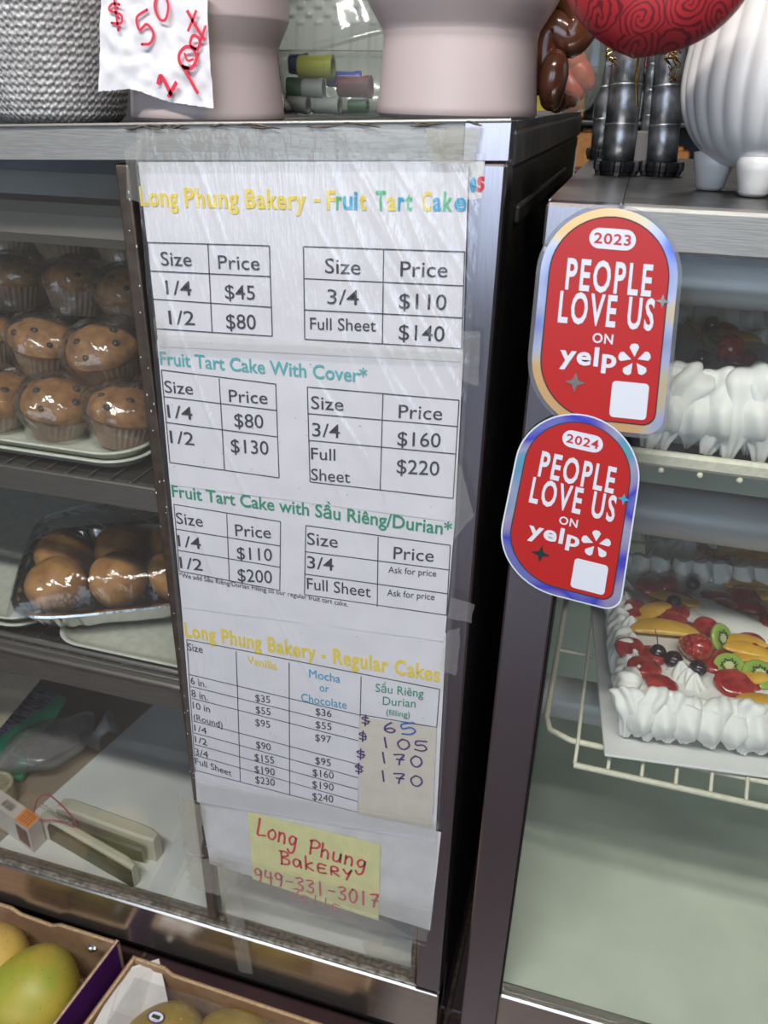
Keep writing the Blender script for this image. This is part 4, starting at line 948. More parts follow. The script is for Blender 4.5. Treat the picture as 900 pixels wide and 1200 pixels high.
def cake(name, label, ox, oy, z, rot, W, D, hh, fruit=True, rows=True, board=True, front_scale=1.0, step=.028):
    ex = Vector((math.cos(rot), math.sin(rot), 0)); ey = Vector((-math.sin(rot), math.cos(rot), 0)); O = Vector((ox, oy, z)); FM = Matrix.Translation(O)@Rz(rot)
    c = thing(name, label, 'cake', tuple(O+ex*W/2+ey*D/2))
    mb = MB().bbox((.018, .024, .003), (W-.018, D-.02, hh), .006, FM); mb.build('cake_body', 'cream', c)
    k = 0
    x = .022
    while x < W-.01:                                     # front border: leaning shells and ruffles
        Mx = FM@T(x, .036, .004)@Rz(R.uniform(-.18, .18))@Matrix.Rotation(R.uniform(-.1, .1), 4, 'Y')
        inst(SW[k % 6], 'cream_swirl', c, Mx@Matrix.Scale(R.uniform(.92, 1.1)*front_scale, 4))
        x += step*R.uniform(.42, .55)*1.6; k += 1
        inst(PT[k % 6], 'cream_ruffle', c, FM@T(x-step*.4, .016, .004)@Rz(R.uniform(-.35, .35))@Matrix.Scale(R.uniform(.8, 1.0)*front_scale, 4))
    y = .05
    while y < D-.02:
        inst(SW[(k+2) % 6], 'cream_swirl', c, FM@T(.034, y, .010)@Rz(-PI/2+R.uniform(-.3, .3))@Matrix.Scale(R.uniform(.85, 1.0), 4)); k += 1
        inst(RO[k % 4], 'cream_rosette', c, FM@T(.03, y+.012, hh-.004)@Matrix.Scale(R.uniform(.75, 1), 4))
        inst(SW[(k+1) % 6], 'cream_swirl', c, FM@T(W-.034, y, .010)@Rz(PI/2+R.uniform(-.3, .3))@Matrix.Scale(.95, 4)); y += .030
    x = .03
    while x < W-.02:
        inst(PT[k % 6], 'cream_ruffle', c, FM@T(x, D-.028, hh-.012)@Rz(R.uniform(-.3, .3))@Matrix.Scale(.72, 4))
        inst(RO[k % 4], 'cream_rosette', c, FM@T(x+.01, D-.02, hh-.004)@Matrix.Scale(R.uniform(.9, 1.1), 4)); k += 1; x += .026
    return c, FM
cb = MB()
rot2 = math.radians(6.5); zz = .6502
FM2 = Matrix.Translation((.150, .0175, zz))@Rz(rot2)
cb.bbox((0, 0, 0), (.42, .335, .004), .0015, FM2); tag(cb.build('cake_board', 'cake_board'), 'white corrugated cake board under the lower fruit cake', 'cake board')
ck, FM = cake('fruit_cake', 'fruit topped sheet cake with piped cream border on lower shelf', .150, .030, zz+.0045, rot2, .40, .315, .050)
# fruit placed on the top of the lower cake
zt = zz+.0045+.050
def put(me, nm, px, py, dz_, rx=0, ry=0, rz=0, s=1.0, par=None):
    p = H(px, py, zt+dz_); par = par or ck
    return inst(me, nm, par, Matrix.Translation(p)@Rz(rz)@Matrix.Rotation(rx, 4, 'X')@Matrix.Rotation(ry, 4, 'Y')@Matrix.Scale(s, 4))
def berry_ball(px, py, r, m, nm, dz_=0):
    p = H(px, py, zt+dz_); o = MB().ball(p, (r, r, r*.95), 20, 14).build(nm, m, ck)
    MB().tube([(p.x+r*.3*math.cos(a*PI/3), p.y-r*.2+r*.3*math.sin(a*PI/3), p.z+r*.86) for a in range(6)], r*.06, 5, closed=True).build('calyx_ring', 'black', o)
for a_ in ((765, 690, .006, .2, .1, .4, 1.25), (783, 682, .010, -.3, 0, 1.5, 1.15), (748, 712, .002, .1, .1, 2, 1.1), (752, 722, .002, .1, .2, 1, 1.1), (790, 728, .004, .1, 0, .3, 1.0), (742, 762, .004, .2, 0, 1.2, 1.2), (757, 785, .004, .1, .2, .4, 1.2), (778, 802, .003, .1, 0, 2.5, 1.1),
           (765, 770, .002, 0, 0, 0, 1.1), (862, 806, .002, .3, .1, .2, 1.35), (848, 702, .000, 0, 0, 1, 1.1), (876, 702, .002, .2, 0, .3, 1.2), (835, 700, .000, 0, 0, 0, .9), (880, 800, .0, .1, 0, 1, 1.1), (828, 736, .004, .4, 0, .2, .9)):
    put(SL[R.randrange(3)], 'strawberry_slice', *a_)
put(MG, 'mango_slice', 778, 738, .006, .1, 0, .15, 1.2); put(MG, 'mango_slice', 870, 752, .006, .2, 0, .1, .8); put(MG, 'mango_slice', 880, 764, .010, .3, .1, -.1, .9); put(MG, 'mango_slice', 885, 772, .006, .1, 0, .2, .9); put(MG, 'mango_slice', 893, 700, .0, 0, 0, .1, 1.2); put(MG, 'mango_slice', 885, 690, .0, 0, 0, .0, 1.2)
put(MG, 'mango_slice', 896, 824, .0, 0, 0, .0, .9)
for x, y, dz_, rx, ry, rz, s in ((843, 748, .010, .9, .35, .5, 1.05), (854, 782, .005, .45, -.1, 0, 1.0), (889, 792, .004, .35, 0, .4, 1.15)):
    o = put(KW, 'kiwi_slice', x, y, dz_, rx, ry, rz, s); q = bpy.data.objects.new('seed_ring', KS); COL.objects.link(q); q.parent = o
o = put(SB, 'strawberry', 814, 758, .014, 1.3, 0, .9, 1.15); q = bpy.data.objects.new('strawberry_seeds', SS); COL.objects.link(q); q.parent = o
for x, y, r, m, nm, d_ in ((812, 684, .0092, 'blueb', 'blueberry', .008), (790, 705, .0088, 'blueb', 'blueberry', .008), (789, 773, .0105, 'grape', 'grape', .010), (818, 783, .0098, 'grape', 'grape', .010), (771, 764, .0092, 'grape', 'grape', .008), (884, 758, .005, 'berry', 'red_berry', .014)):
    berry_ball(x, y, r, m, nm, d_)
for i in range(34):
    fx, fy = R.uniform(.05, .36), R.uniform(.075, .27)
    p = FM@Vector((fx, fy, .051)); 
    inst(SL[i % 3] if i % 5 else MG, 'strawberry_slice' if i % 5 else 'mango_slice', ck, Matrix.Translation(p)@Rz(R.uniform(0, 3))@Matrix.Scale(1.15, 4))
# smooth cream band and dollops
m_ = MB(); ctr = [H(x, y, zt+.002) for x, y in ((796, 700), (822, 708), (850, 722), (880, 738), (925, 752), (980, 765))]
cs = smooth([tuple(p) for p in ctr], 6); m_.tube(cs, [.010+.012*min(1, i/10) for i in range(len(cs))], 16)
for v in m_.v: v.z = zt+(v.z-zt)*.35
m_.build('cream_band', 'cream', ck)
for x, y, s in ((797, 792, 1.0), (806, 800, .9), (782, 708, .7), (812, 806, .9), (788, 785, .8)): put(RO[R.randrange(4)], 'cream_rosette', x, y, -.004, 0, 0, R.uniform(0, 3), s)
MB().tube([H(771, 758, zt+.016), H(770, 745, zt+.020), H(767, 737, zt+.026)], .0006, 5).build('stem', 'wood_d', ck)
# cake behind it
ck3, _ = cake('fruit_cake', 'fruit topped cake in shadow at the back of lower shelf', .185, .385, zz, rot2, .42, .16, .045)
for x, y in ((845, 648), (860, 645), (880, 648), (895, 652), (830, 642)):
    put(SL[0] if x < 850 else MG, 'strawberry_slice' if x < 850 else 'mango_slice', x, y, .000, 0, 0, R.uniform(0, 1), 1.2, ck3)

# upper cake
ck1, F1 = cake('fruit_cake', 'fruit topped cake with tall cream ruffles on upper shelf', .118, .060, .9775, math.radians(2), .42, .30, .060, front_scale=1.38, step=.032)
zt = .9775+.060
for i in range(30):
    x = .05+R.random()*.32; y = .07+R.random()*.18; p = F1@Vector((x, y, .063)); k = i % 6
    me, nm = ((SL[0], 'strawberry_slice'), (KW, 'kiwi_slice'), (MG, 'mango_slice'), (SL[1], 'strawberry_slice'), (RO[1], 'cream_rosette'), (SB, 'strawberry'))[k]
    inst(me, nm, ck1, Matrix.Translation(p+Vector((0, 0, .006 if k == 5 else 0)))@Rz(R.uniform(0, 3))@Matrix.Rotation(R.uniform(.1, .6), 4, 'X')@Matrix.Scale(1.0 if k != 4 else .6, 4))
for i in range(8):
    p = F1@Vector((.05+R.random()*.3, .07+R.random()*.16, .072)); MB().ball(p, .009, 16, 10).build('grape', 'grape', ck1)

# ------------------------------------------------------------------ round-topped stickers
def arc(cx, cy, rx, ry, a0, a1, n=14): return [(cx+rx*math.cos(math.radians(a0+(a1-a0)*i/n)), cy-ry*math.sin(math.radians(a0+(a1-a0)*i/n))) for i in range(n+1)]
def sticker(label, F, Y, holo_m, year, star1, star2, clearm=False):
    """F maps sticker coordinates (x 0..1 right, y 0..1 down) to pixels of the front plane"""
    c = F(.5, .5); st_ = thing('sticker', label, 'sticker', tuple(P(*F(.5, 1), Y)))
    def shape(i, ia=0):                           # outline inset by i; arch top, big bottom-left, small bottom-right
        AS = 1/.62; ix = i; iy = i/AS
        o = []
        o += arc(.5, .5/AS, .5-ix, .5/AS-iy, 0, 180, 26)
        o += arc(.5, 1-.5/AS, .5-ix, .5/AS-iy, 180, 270, 14)
        rr_ = max(.03, .13-i*.6)
        o += arc(1-ix-rr_, 1-iy-rr_/AS, rr_, rr_/AS, 270, 360, 8)
        return o
    def layer(name, i, m, dy, th=.0002):
        mb = MB(); mb.prism([P(*F(x, y), Y-dy) for x, y in shape(i)][::-1], (0, th, 0)); return mb.build(name, m, st_)
    def pl(name, pts, m, dy, par=None):
        mb = MB(); mb.prism([P(*F(x, y), Y-dy) for x, y in pts][::-1], (0, .0001, 0)); return mb.build(name, m, par or st_)
    if clearm: layer('clear_margin', -.03, 'st_clear', .0000)
    else: layer('white_rim', -.012, 'st_white', .0000)
    layer('foil_border', .0, holo_m, .0003); layer('dark_keyline', .060, 'ink', .0005); layer('red_panel', .070, 'st_red', .0007)
    def txt(s, x0, y0, x1, y1, h, m, off, up=None, nm='lettering', shear=0):
        uv, fs = textmesh(s, off, shear); mb = MB(); mb.add([P(*F(x0+(x1-x0)*u, y0+(y1-y0)*u-h*v), Y-.0011) for u, v in uv], fs); return mb.build(nm, m, st_)
    pl('year_badge', arc(.595, .140, .075, .047, 90, -90, 10)+arc(.405, .140, .075, .047, 270, 90, 10), 'st_white', .0009)
    txt(year, .365, .163, .635, .163, .046, 'st_yred', .02, )
    txt('PEOPLE', .190, .380, .815, .380, .135, 'st_white', .024); txt('LOVE US', .160, .532, .855, .532, .135, 'st_white', .024)
    txt('ON', .425, .612, .575, .612, .042, 'st_white', .02); txt('yelp', .200, .716, .615, .716, .080, 'st_white', .030)
    for k in range(5):                            # burst mark
        a0 = math.radians(90+72*k+6); pts = []
        for r_, da in ((.025, 0), (.10, -.36), (.118, -.20), (.122, 0), (.118, .20), (.10, .36)):
            pts.append((.745+r_*math.cos(a0+da), .675-r_*.62*math.sin(a0+da)))
        pl('burst_petal', pts, 'st_white', .0011)
    def star(cx, cy, r, m):
        pts = []
        for k in range(8):
            a_ = k*PI/4; q = r if k % 2 == 0 else r*.36; pts.append((cx+q*math.cos(a_), cy-q*.62*math.sin(a_)))
        pl('star', pts, m, .0013)
    star(.905, .400, .052, star1); star(.33, .800, .075, star2)
    b = .03; x0, x1, y0, y1 = .60, .87, .775, .938
    pl('blank_square', arc(x1-b, y0+b*.62, b, b*.62, 0, 90, 5)+arc(x0+b, y0+b*.62, b, b*.62, 90, 180, 5)+arc(x0+b, y1-b*.62, b, b*.62, 180, 270, 5)+arc(x1-b, y1-b*.62, b, b*.62, 270, 360, 5), 'st_white', .0010)
    return st_
def bil(tl, tr, br, bl_):
    def F(x, y):
        return ((tl[0]*(1-x)+tr[0]*x)*(1-y)+(bl_[0]*(1-x)+br[0]*x)*y, (tl[1]*(1-x)+tr[1]*x)*(1-y)+(bl_[1]*(1-x)+br[1]*x)*y)
    return F
sticker('red 2023 award sticker on the header and glass, upper of two', bil((641, 238), (802, 250), (776, 511), (616, 494)), -.0035, 'holo2', '2023', 'silver', 'silver', True)
sticker('red 2024 award sticker overlapping below, lower of two', bil((619, 473), (757, 503), (725, 716), (577, 678)), -.0056, 'holo', '2024', 'ink_blue', 'pewstar')

# ------------------------------------------------------------------ things on top of the left case
def prof_pot(pts, inner=.004):
    out = list(pts); rr, z = pts[-1]; out += [(rr-.002, z+.002), (rr-.005, z+.001)]
    out += [(max(.001, r-.005), z) for r, z in reversed(pts[1:])]; return out
def refine(pts, n=4):
    out = []
    for i in range(len(pts)-1):
        for k in range(n): t = k/n; out.append((pts[i][0]*(1-t)+pts[i+1][0]*t, pts[i][1]*(1-t)+pts[i+1][1]*t))
    return out+[pts[-1]]
# woven grey pot
cx, cy = -.463, .105; zb = TL(cx)+.0008
m_ = MB(); 
def wv_(u, v):
    t = u*2*PI; z = .14*v; r = .062+.030*v/1.0*.55+.004*math.sin(min(1, v*5)*PI/2)-.004
    if v < .04: r -= .006*(1-v/.04)
    s = math.sin(t*58)*math.sin(v*PI*44+ (PI/2 if int(u*116) % 2 else 0)); r += .0011*s+.0004*noise.noise(Vector((u*90, v*90, 0)))
    return Vector((cx+r*math.cos(t), cy+r*math.sin(t), zb+z))
m_.grid(wv_, 520, 170, True, True); m_.lathe([(.074, .14), (.070, .141), (.066, .139), (.060, .01), (.001, .008)], (cx, cy, zb), 64)
m_.lathe([(.001, 0), (.054, 0)], (cx, cy, zb), 48)
tag(m_.build('woven_pot', 'weave'), 'grey pot with a basket weave texture, leftmost on the case top', 'pot')
def pink(cx, cy, r, label, h1, rtop, k=1.0):
    zb = TL(cx)+.0012
    pr_ = [(.001, 0), (r-.003, 0), (r, .003), (r*.965, h1*.5), (r*.93, h1*.90), (r*.945, h1*1.0), (rtop*.97, h1*1.28), (rtop, h1*1.36), (rtop*1.0, h1*1.5), (rtop*1.0, h1*2.2)]
    pr_ = refine(pr_, 5); m = MB(); m.lathe(prof_pot(pr_), (cx, cy, zb), 96)
    tag(m.build('flower_pot', 'pink'), label, 'pot')
pink(-.305, .112, .0715, 'pale pink stepped ceramic pot behind the torn paper sign', .060, .0785)
pink(-.0635, .102, .0685, 'large pale pink stepped ceramic pot at the middle of the case top', .064, .0785)
# torn paper sign
pg = thing('paper_sign', 'torn white paper with a red handwritten pot price', 'sign', tuple(P(185, 125, .033)))
Yg = .033; m_ = MB(); bot = [(116, 107), (133, 106), (150, 104), (165, 107), (182, 114), (200, 120), (216, 122), (234, 125), (250, 127)]
def fb(u, v):
    i = u*8; k = min(7, int(i)); t = i-k; bx_ = bot[k][0]*(1-t)+bot[k+1][0]*t; by = bot[k][1]*(1-t)+bot[k+1][1]*t
    tx_ = 119+u*122; p = P(tx_, -22, Yg).lerp(P(bx_, by+(1.2*noise.noise(Vector((u*40, 0, 0)))), Yg), v)
    return p+Vector((0, .0022*noise.noise(p*45)+.0016*noise.noise(p*110), 0))
m_.grid(fb, 70, 50); m_.build('paper', 'paper', pg)
m_ = MB(); Yh = Yg-.0032
hand(m_, '$', 131, 33, 153, 27, 30, Yh, .0010); hand(m_, '5', 166, 56, 188, 44, 36, Yh, .0011, .1); hand(m_, '0', 184, 27, 206, 17, 32, Yh, .0011, .1)
# slanted "pot"
def hp(pts, wd=.0016):
    q = [P(x, y, Yh) for x, y in smooth(pts)]; vs = []
    for k, p in enumerate(q):
        d = (q[min(k+1, len(q)-1)]-q[max(0, k-1)]).normalized(); n = Vector((-d.z, 0, d.x))*wd; vs += [p-n, p+n]
    m_.add(vs, [(2*k, 2*k+2, 2*k+3, 2*k+1) for k in range(len(q)-1)])
hp([(185, 99), (189, 89), (201, 112)], .0017); hp([(197, 114), (207, 96)], .0017)
hp([(213, 76), (222, 92), (232, 110)], .0014); hp([(222, 80), (212, 76), (210, 64), (218, 55), (227, 58), (230, 70), (224, 80), (215, 79)], .0014); hp([(216, 62), (220, 71), (227, 69)], .0010)
hp([(230, 58), (223, 52), (226, 42), (233, 45), (234, 54), (228, 58)], .0012); hp([(219, 12), (229, 30), (240, 47)], .0013); hp([(220, 37), (225, 25), (230, 12)], .0011); hp([(231, 60), (241, 30)], .0010)
m_.build('handwriting', 'marker', pg)
# clear hinged box and its small tubes
bxx, byy = -.200, .235; zt_ = TL(bxx)+.001
cl = thing('clear_container', 'clear hinged plastic box holding small coloured tubes, its lid open', 'container', (bxx, byy, zt_))
m_ = MB(); n = 96
def rl(hx, hy, z, rib=0):
    out = []
    for i in range(n):
        t = 2*PI*i/n; c, s = math.cos(t), math.sin(t); e = .5; f = 1+rib*(1 if i % 6 < 3 else 0)
        out.append(Vector((bxx+hx*f*math.copysign(abs(c)**e, c), byy+hy*f*math.copysign(abs(s)**e, s), z)))
    return out
def loft(mb, rings, cap=True):
    vs = [p for r in rings for p in r]; mb.add(vs, [(j*n+i, j*n+(i+1) % n, (j+1)*n+(i+1) % n, (j+1)*n+i) for j in range(len(rings)-1) for i in range(n)], True)
    if cap: mb.add(rings[0], [tuple(range(n))])
loft(m_, [rl(.058, .045, zt_+.001), rl(.062, .048, zt_+.004, .02), rl(.067, .052, zt_+.018, .03), rl(.070, .055, zt_+.022), rl(.074, .059, zt_+.056), rl(.079, .064, zt_+.058), rl(.080, .065, zt_+.056)])
m_.build('box_base', 'clam', cl)
m_ = MB(); LM = T(bxx-.012, byy+.0, zt_+.068)@Matrix.Rotation(math.radians(6), 4, 'X')@Matrix.Rotation(math.radians(-13), 4, 'Y')
def rl2(hx, hy, z, rib=0): return [LM@(p-Vector((bxx, byy, 0))) for p in rl(hx, hy, z, rib)]
loft(m_, [rl2(.050, .036, .046), rl2(.058, .044, .044), rl2(.066, .052, .030, .03), rl2(.072, .058, .010, .03), rl2(.078, .063, .004), rl2(.085, .069, .002), rl2(.086, .070, -.001)])
m_.build('box_lid', 'clam', cl)
def tubelet(label, x, y, z, r, l, rz, m, lip=True):
    x = .096+(x-.096)*1.072; y += .06; Mx = T(x, y, z)@Rz(rz)@Matrix.Rotation(PI/2, 4, 'Y'); mb = MB()
    pr_ = [(.0005, 0), (r*.9, 0), (r, .002), (r, l*.8), (r*1.12, l*.82), (r*1.12, l), (r*.8, l), (r*.75, l*.7), (.0005, l*.7)]
    k0 = len(mb.v); mb.lathe(refine(pr_, 1), (0, 0, 0), 24, smooth=False)
    mb.v = [Mx@v for v in mb.v]; tag(mb.build('small_tube', m), label, 'tube', 'small coloured tubes in the clear box')
z1 = zt_+.0155
tubelet('small yellow plastic tube on top inside the clear box', -.228, .150, zt_+.0445, .0105, .036, .1, 'p_yellow')
tubelet('small dark red plastic tube inside the clear box', -.188, .150, zt_+.0275, .0095, .034, .0, 'p_red')
tubelet('small blue plastic tube behind the yellow one in the clear box', -.210, .180, zt_+.0345, .0075, .036, .2, 'p_blue')
tubelet('small white plastic tube left of the dark red one in the clear box', -.220, .138, zt_+.0255, .0085, .022, .1, 'p_white')
tubelet('small dark green plastic tube at the left of the clear box', -.245, .160, zt_+.0255, .010, .022, .3, 'p_green')
tubelet('small navy plastic tube highest at the left of the clear box', -.247, .175, zt_+.0475, .0095, .020, .2, 'p_navy')
tubelet('lowest left clear-white tube in the clear box', -.238, .140, zt_+.0105, .0078, .024, .0, 'p_white')
tubelet('lowest middle clear-white tube in the clear box', -.208, .140, zt_+.0105, .0075, .026, .0, 'p_white')
tubelet('lowest right light green tube in the clear box', -.178, .150, zt_+.0105, .0060, .020, .0, 'p_green')
# dimpled plastic tray standing behind
dt = thing('dimpled_tray', 'standing translucent plastic tray with rows of dimples behind the clear box', 'plastic tray', (-.2, .39, TL(-.13)))
m_ = MB()
def dm(u, v):
    x = -.35+.30*u; z = TL(-.13)+.002+.21*v; a_ = math.sin(u*26*PI); b_ = math.sin(v*24*PI); d = max(0, a_*b_)
    if v < .42: d = .5*max(0, math.sin(u*26*PI))
    return Vector((x, .38+.03*v-.004*d, z))
m_.grid(dm, 200, 180); m_.build('dimpled_sheet', clear('milky_plastic', (.75, .77, .72), .5, (.62, .65, .58), .12, 1.5, gain=1.6), dt)
m_ = MB().tube([(-.35, .38, TL(-.13)+.004), (-.05, .38, TL(-.13)+.004)], .003, 6); m_.build('foot_rim', 'clam', dt)
# driftwood, disc, rock
dw = thing('driftwood_piece', 'dark ribbed driftwood piece behind the large pink pot', 'driftwood', (-.12, .32, TL(-.11)))
for k in range(7):
    x = -.172+.013*k; m_ = MB(); m_.tube([(x+.003*math.sin(j*1.1+k), .315+.004*k, TL(-.11)+.006+j*.0155) for j in range(int(3+k*1.1))], [.0085*(1-.08*j)+.001*math.sin(j*3+k) for j in range(int(3+k*1.1))], 9); m_.build('rib', 'wood_d', dw)
MB().bbox((-.182, .30, TL(-.11)), (-.07, .35, TL(-.11)+.012), .004).build('base', 'wood_d', dw)
m_ = MB(); DM = T(-.108, .205, TL(-.11)+.040)@Matrix.Rotation(math.radians(35), 4, 'Y')@Matrix.Rotation(math.radians(75), 4, 'X'); m_.lathe([(.001, .004), (.030, .004), (.034, .002), (.034, -.002), (.030, -.004), (.001, -.004)], n=40)
m_.v = [DM@v for v in m_.v]; tag(m_.build('tan_disc', 'tan'), 'tan round disc leaning between driftwood and the pink pot', 'disc')
tag(MB().ball((-.118, .18, TL(-.11)+.0135), (.030, .018, .0130), 20, 12, None, .5, 60, 2).build('black_rock', 'rock'), 'small black rough rock beside the large pink pot', 'rock')
# brown glazed figure
bf = thing('brown_figurine', 'glossy dark brown abstract ceramic figure between pink pot and red heart', 'figurine', (.035, .2, 1.25))
def ptw(x, y, Y): return tuple(P(x, y, Y))
m_ = MB(); c = smooth([ptw(636, 112, .13), ptw(638, 80, .13), ptw(640, 50, .13), ptw(650, 34, .13), ptw(668, 42, .13), ptw(680, 24, .13), ptw(672, 4, .13), ptw(655, -6, .13)], 7)
m_.tube(c, [.013+.004*math.sin(i/len(c)*PI) for i in range(len(c))], 18); m_.build('curled_body', 'brown_gl', bf)
m_ = MB(); c = smooth([ptw(646, 116, .115), ptw(647, 100, .11), ptw(650, 82, .11), ptw(651, 72, .115)], 6); m_.tube(c, [.0095+.0025*math.sin(i/len(c)*PI) for i in range(len(c))], 18); m_.ball(Vector(c[-1]), .0095, 18, 10); m_.ball(Vector(c[0]), .0095, 18, 10); m_.build('front_leg', 'brown_gl', bf)
m_ = MB(); c = smooth([ptw(652, 118, .14), ptw(662, 118, .15), ptw(674, 122, .16)], 6); m_.tube(c, [.010, .010, .010, .009, .009, .008, .008, .007, .006, .005, .004, .003, .002][:len(c)], 14)
m_.build('foot', 'brown_gl', bf)
# bag of orange peppers behind it
ob = thing('candy_bag', 'clear plastic bag of orange sweets behind the brown figure', 'bag', (.06, .33, 1.25))
for k, (x, y, a_) in enumerate(((672, 66, .7), (682, 86, .6), (668, 100, .8), (660, 88, .5))):
    p = P(x, y, .30); MB().ball(p, (.011, .011, .019), 16, 12, Matrix.Rotation(-a_, 4, 'Y')).build('orange_sweet', mat('orange_sweet_red', (.62, .10, .03), .35, 0, .1, 60, .2), ob)
p = P(674, 82, .30); MB().ball((p.x, p.y, p.z), (.030, .022, .042), 32, 20, None, .25, 30, 5).build('bag_film', 'clam', ob)
MB().ball(P(662, 28, .32), (.022, .004, .018), 16, 10).build('blue_label', 'p_blue', ob)

# ------------------------------------------------------------------ things on top of the right case
def cane(label, bx0, by0, tx0, ty0, Y, r, H_=.24):
    b = H(bx0, by0, 1.1975); b = Vector((b.x, b.y, 1.1957)); t = P(tx0, ty0, b.y+.012); d = (t-b).normalized()
    c = thing('segmented_cane', label, 'cane', tuple(b), 'dark segmented canes on the right case')
    up_ = Vector((0, 0, 1)); q = up_.rotation_difference(d).to_matrix().to_4x4(); Mx = T(*b)@q
    pr_ = [(.001, .012)]; z = .012; s = 0
    while z < H_:
        pr_ += [(r, z), (r*1.0, z+.024), (r*1.0, z+.0335), (r*1.035, z+.034), (r*1.035, z+.0350), (r*.955, z+.0356)]; z += .036
    pr_ += [(.001, z)]
    m = MB(); m.lathe(pr_, n=32); m.v = [Mx@v for v in m.v]; m.build('cane_stem', 'pewter', c)
    m = MB(); rb = r*1.35
    def cg(rr_, z_, t): return (rr_*(1+.07*(1 if math.sin(t*11) > 0 else -1)) if rr_ > .004 else rr_, z_)
    m.lathe([(.001, 0), (rb*.9, 0), (rb*.95, .004), (rb, .0045), (rb*1.02, .010), (rb*.98, .013), (r*.8, .0135), (.001, .0135)], (b.x, b.y, b.z), 66, cg, smooth=False); m.build('scalloped_base', 'black', c)
cane('front left dark metallic cane under the red heart', 722, 202, 738, 60, 0, .0165)
cane('front right dark metallic cane under the red heart', 774, 203, 787, 60, 0, .0155)
cane('rear middle dark metallic cane between the front two', 757, 172, 768, 50, 0, .0105)
cane('rear left dark metallic cane nearest the left case', 703, 185, 716, 45, 0, .0125)
m_ = MB()
for k in range(16):
    x0, y0 = (R.uniform(782, 796), R.uniform(58, 100)) if k < 12 else (R.uniform(712, 720), R.uniform(58, 74)); Yk = .235
    m_.tube([P(x0+R.uniform(-8, 6), y0+R.uniform(-8, 8), Yk-.003*j) for j in range(4)], .0006, 4)
tag(m_.build('gold_tinsel', 'gold'), 'gold tinsel ribbon hanging around the metallic canes', 'tinsel', kind='stuff')
MB_b = MB()
tag(MB().bbox((.078, .345, 1.1957), (.110, .36, 1.235), .002).build('white_card', 'box_w'), 'small pale card standing behind the metallic canes', 'card')
# red heart with printed roses
rh = thing('heart_balloon', 'red heart shaped balloon printed with dark roses above the canes', 'balloon', tuple(P(742, 69, .02)))
m_ = MB(); HY = .02; hc = P(768, -28, HY)
ho = [(742, 69), (716, 57), (690, 38), (668, 8), (658, -30), (662, -72), (688, -100), (725, -108), (762, -86), (800, -112), (845, -104), (880, -72), (888, -35), (872, 2), (842, 34), (806, 55), (772, 64)]
ho = [P(x, y, HY) for x, y in [tuple(p) for p in smooth(ho+[ho[0]], 6)][:-1]]
n = len(ho)
for sg in (1, -1):
    def hf(u, v, sg=sg):
        i = int(round(u*n)) % n; k = v*.999; q = hc.lerp(ho[i], 1-k if False else math.sqrt(max(0, 1-k*k))); return q+Vector((0, -sg*.032*k*(1+.04*noise.noise(q*50)), 0))
    vs = [hf(i/n, j/15) for j in range(16) for i in range(n)]
    m_.add(vs, [(j*n+i, j*n+(i+1) % n, (j+1)*n+(i+1) % n, (j+1)*n+i) for j in range(15) for i in range(n)], True)
tip = P(742, 69, HY)
m_.build('balloon_skin', 'rose', rh)
MB().tube([tip+Vector((.004, 0, .012)), tip+Vector((.003, .03, -.01)), tip+Vector((.006, .09, -.03))], .0012, 6).build('ribbon', 'gold', rh)
# white ribbed pot on three feet
wx, wy = .197, .158; zf = 1.1958
wp = thing('ribbed_pot', 'white ribbed round pot on short feet at the right edge', 'pot', (wx, wy, zf))
pr_ = [(.001, .020), (.030, .020), (.046, .026), (.062, .040), (.072, .058), (.077, .078), (.077, .10), (.074, .125), (.070, .15), (.067, .17)]
pr_ = [(p[0], p[1]) for p in smooth(pr_, 6)]
m_ = MB()
def rb_(r, z, t):
    k = min(1, max(0, (z-.024)/.03)); return (r*(1+.030*k*(abs(math.sin(t*14))-.5)), z)
m_.lathe(pr_, (wx, wy, zf), 224, rb_); m_.lathe([(.066, .17), (.062, .172), (.060, .16), (.056, .05), (.001, .04)], (wx, wy, zf), 48); m_.build('bowl', 'whitepot', wp)
for a_ in (-102, 18, 178):
    x, y = wx+.040*math.cos(math.radians(a_)), wy+.040*math.sin(math.radians(a_))
    m_ = MB(); m_.lathe([(.001, 0), (.010, 0), (.0125, .003), (.0135, .010), (.0165, .020), (.018, .030), (.001, .034)], (x, y, zf), 24); m_.build('foot', 'whitepot', wp)

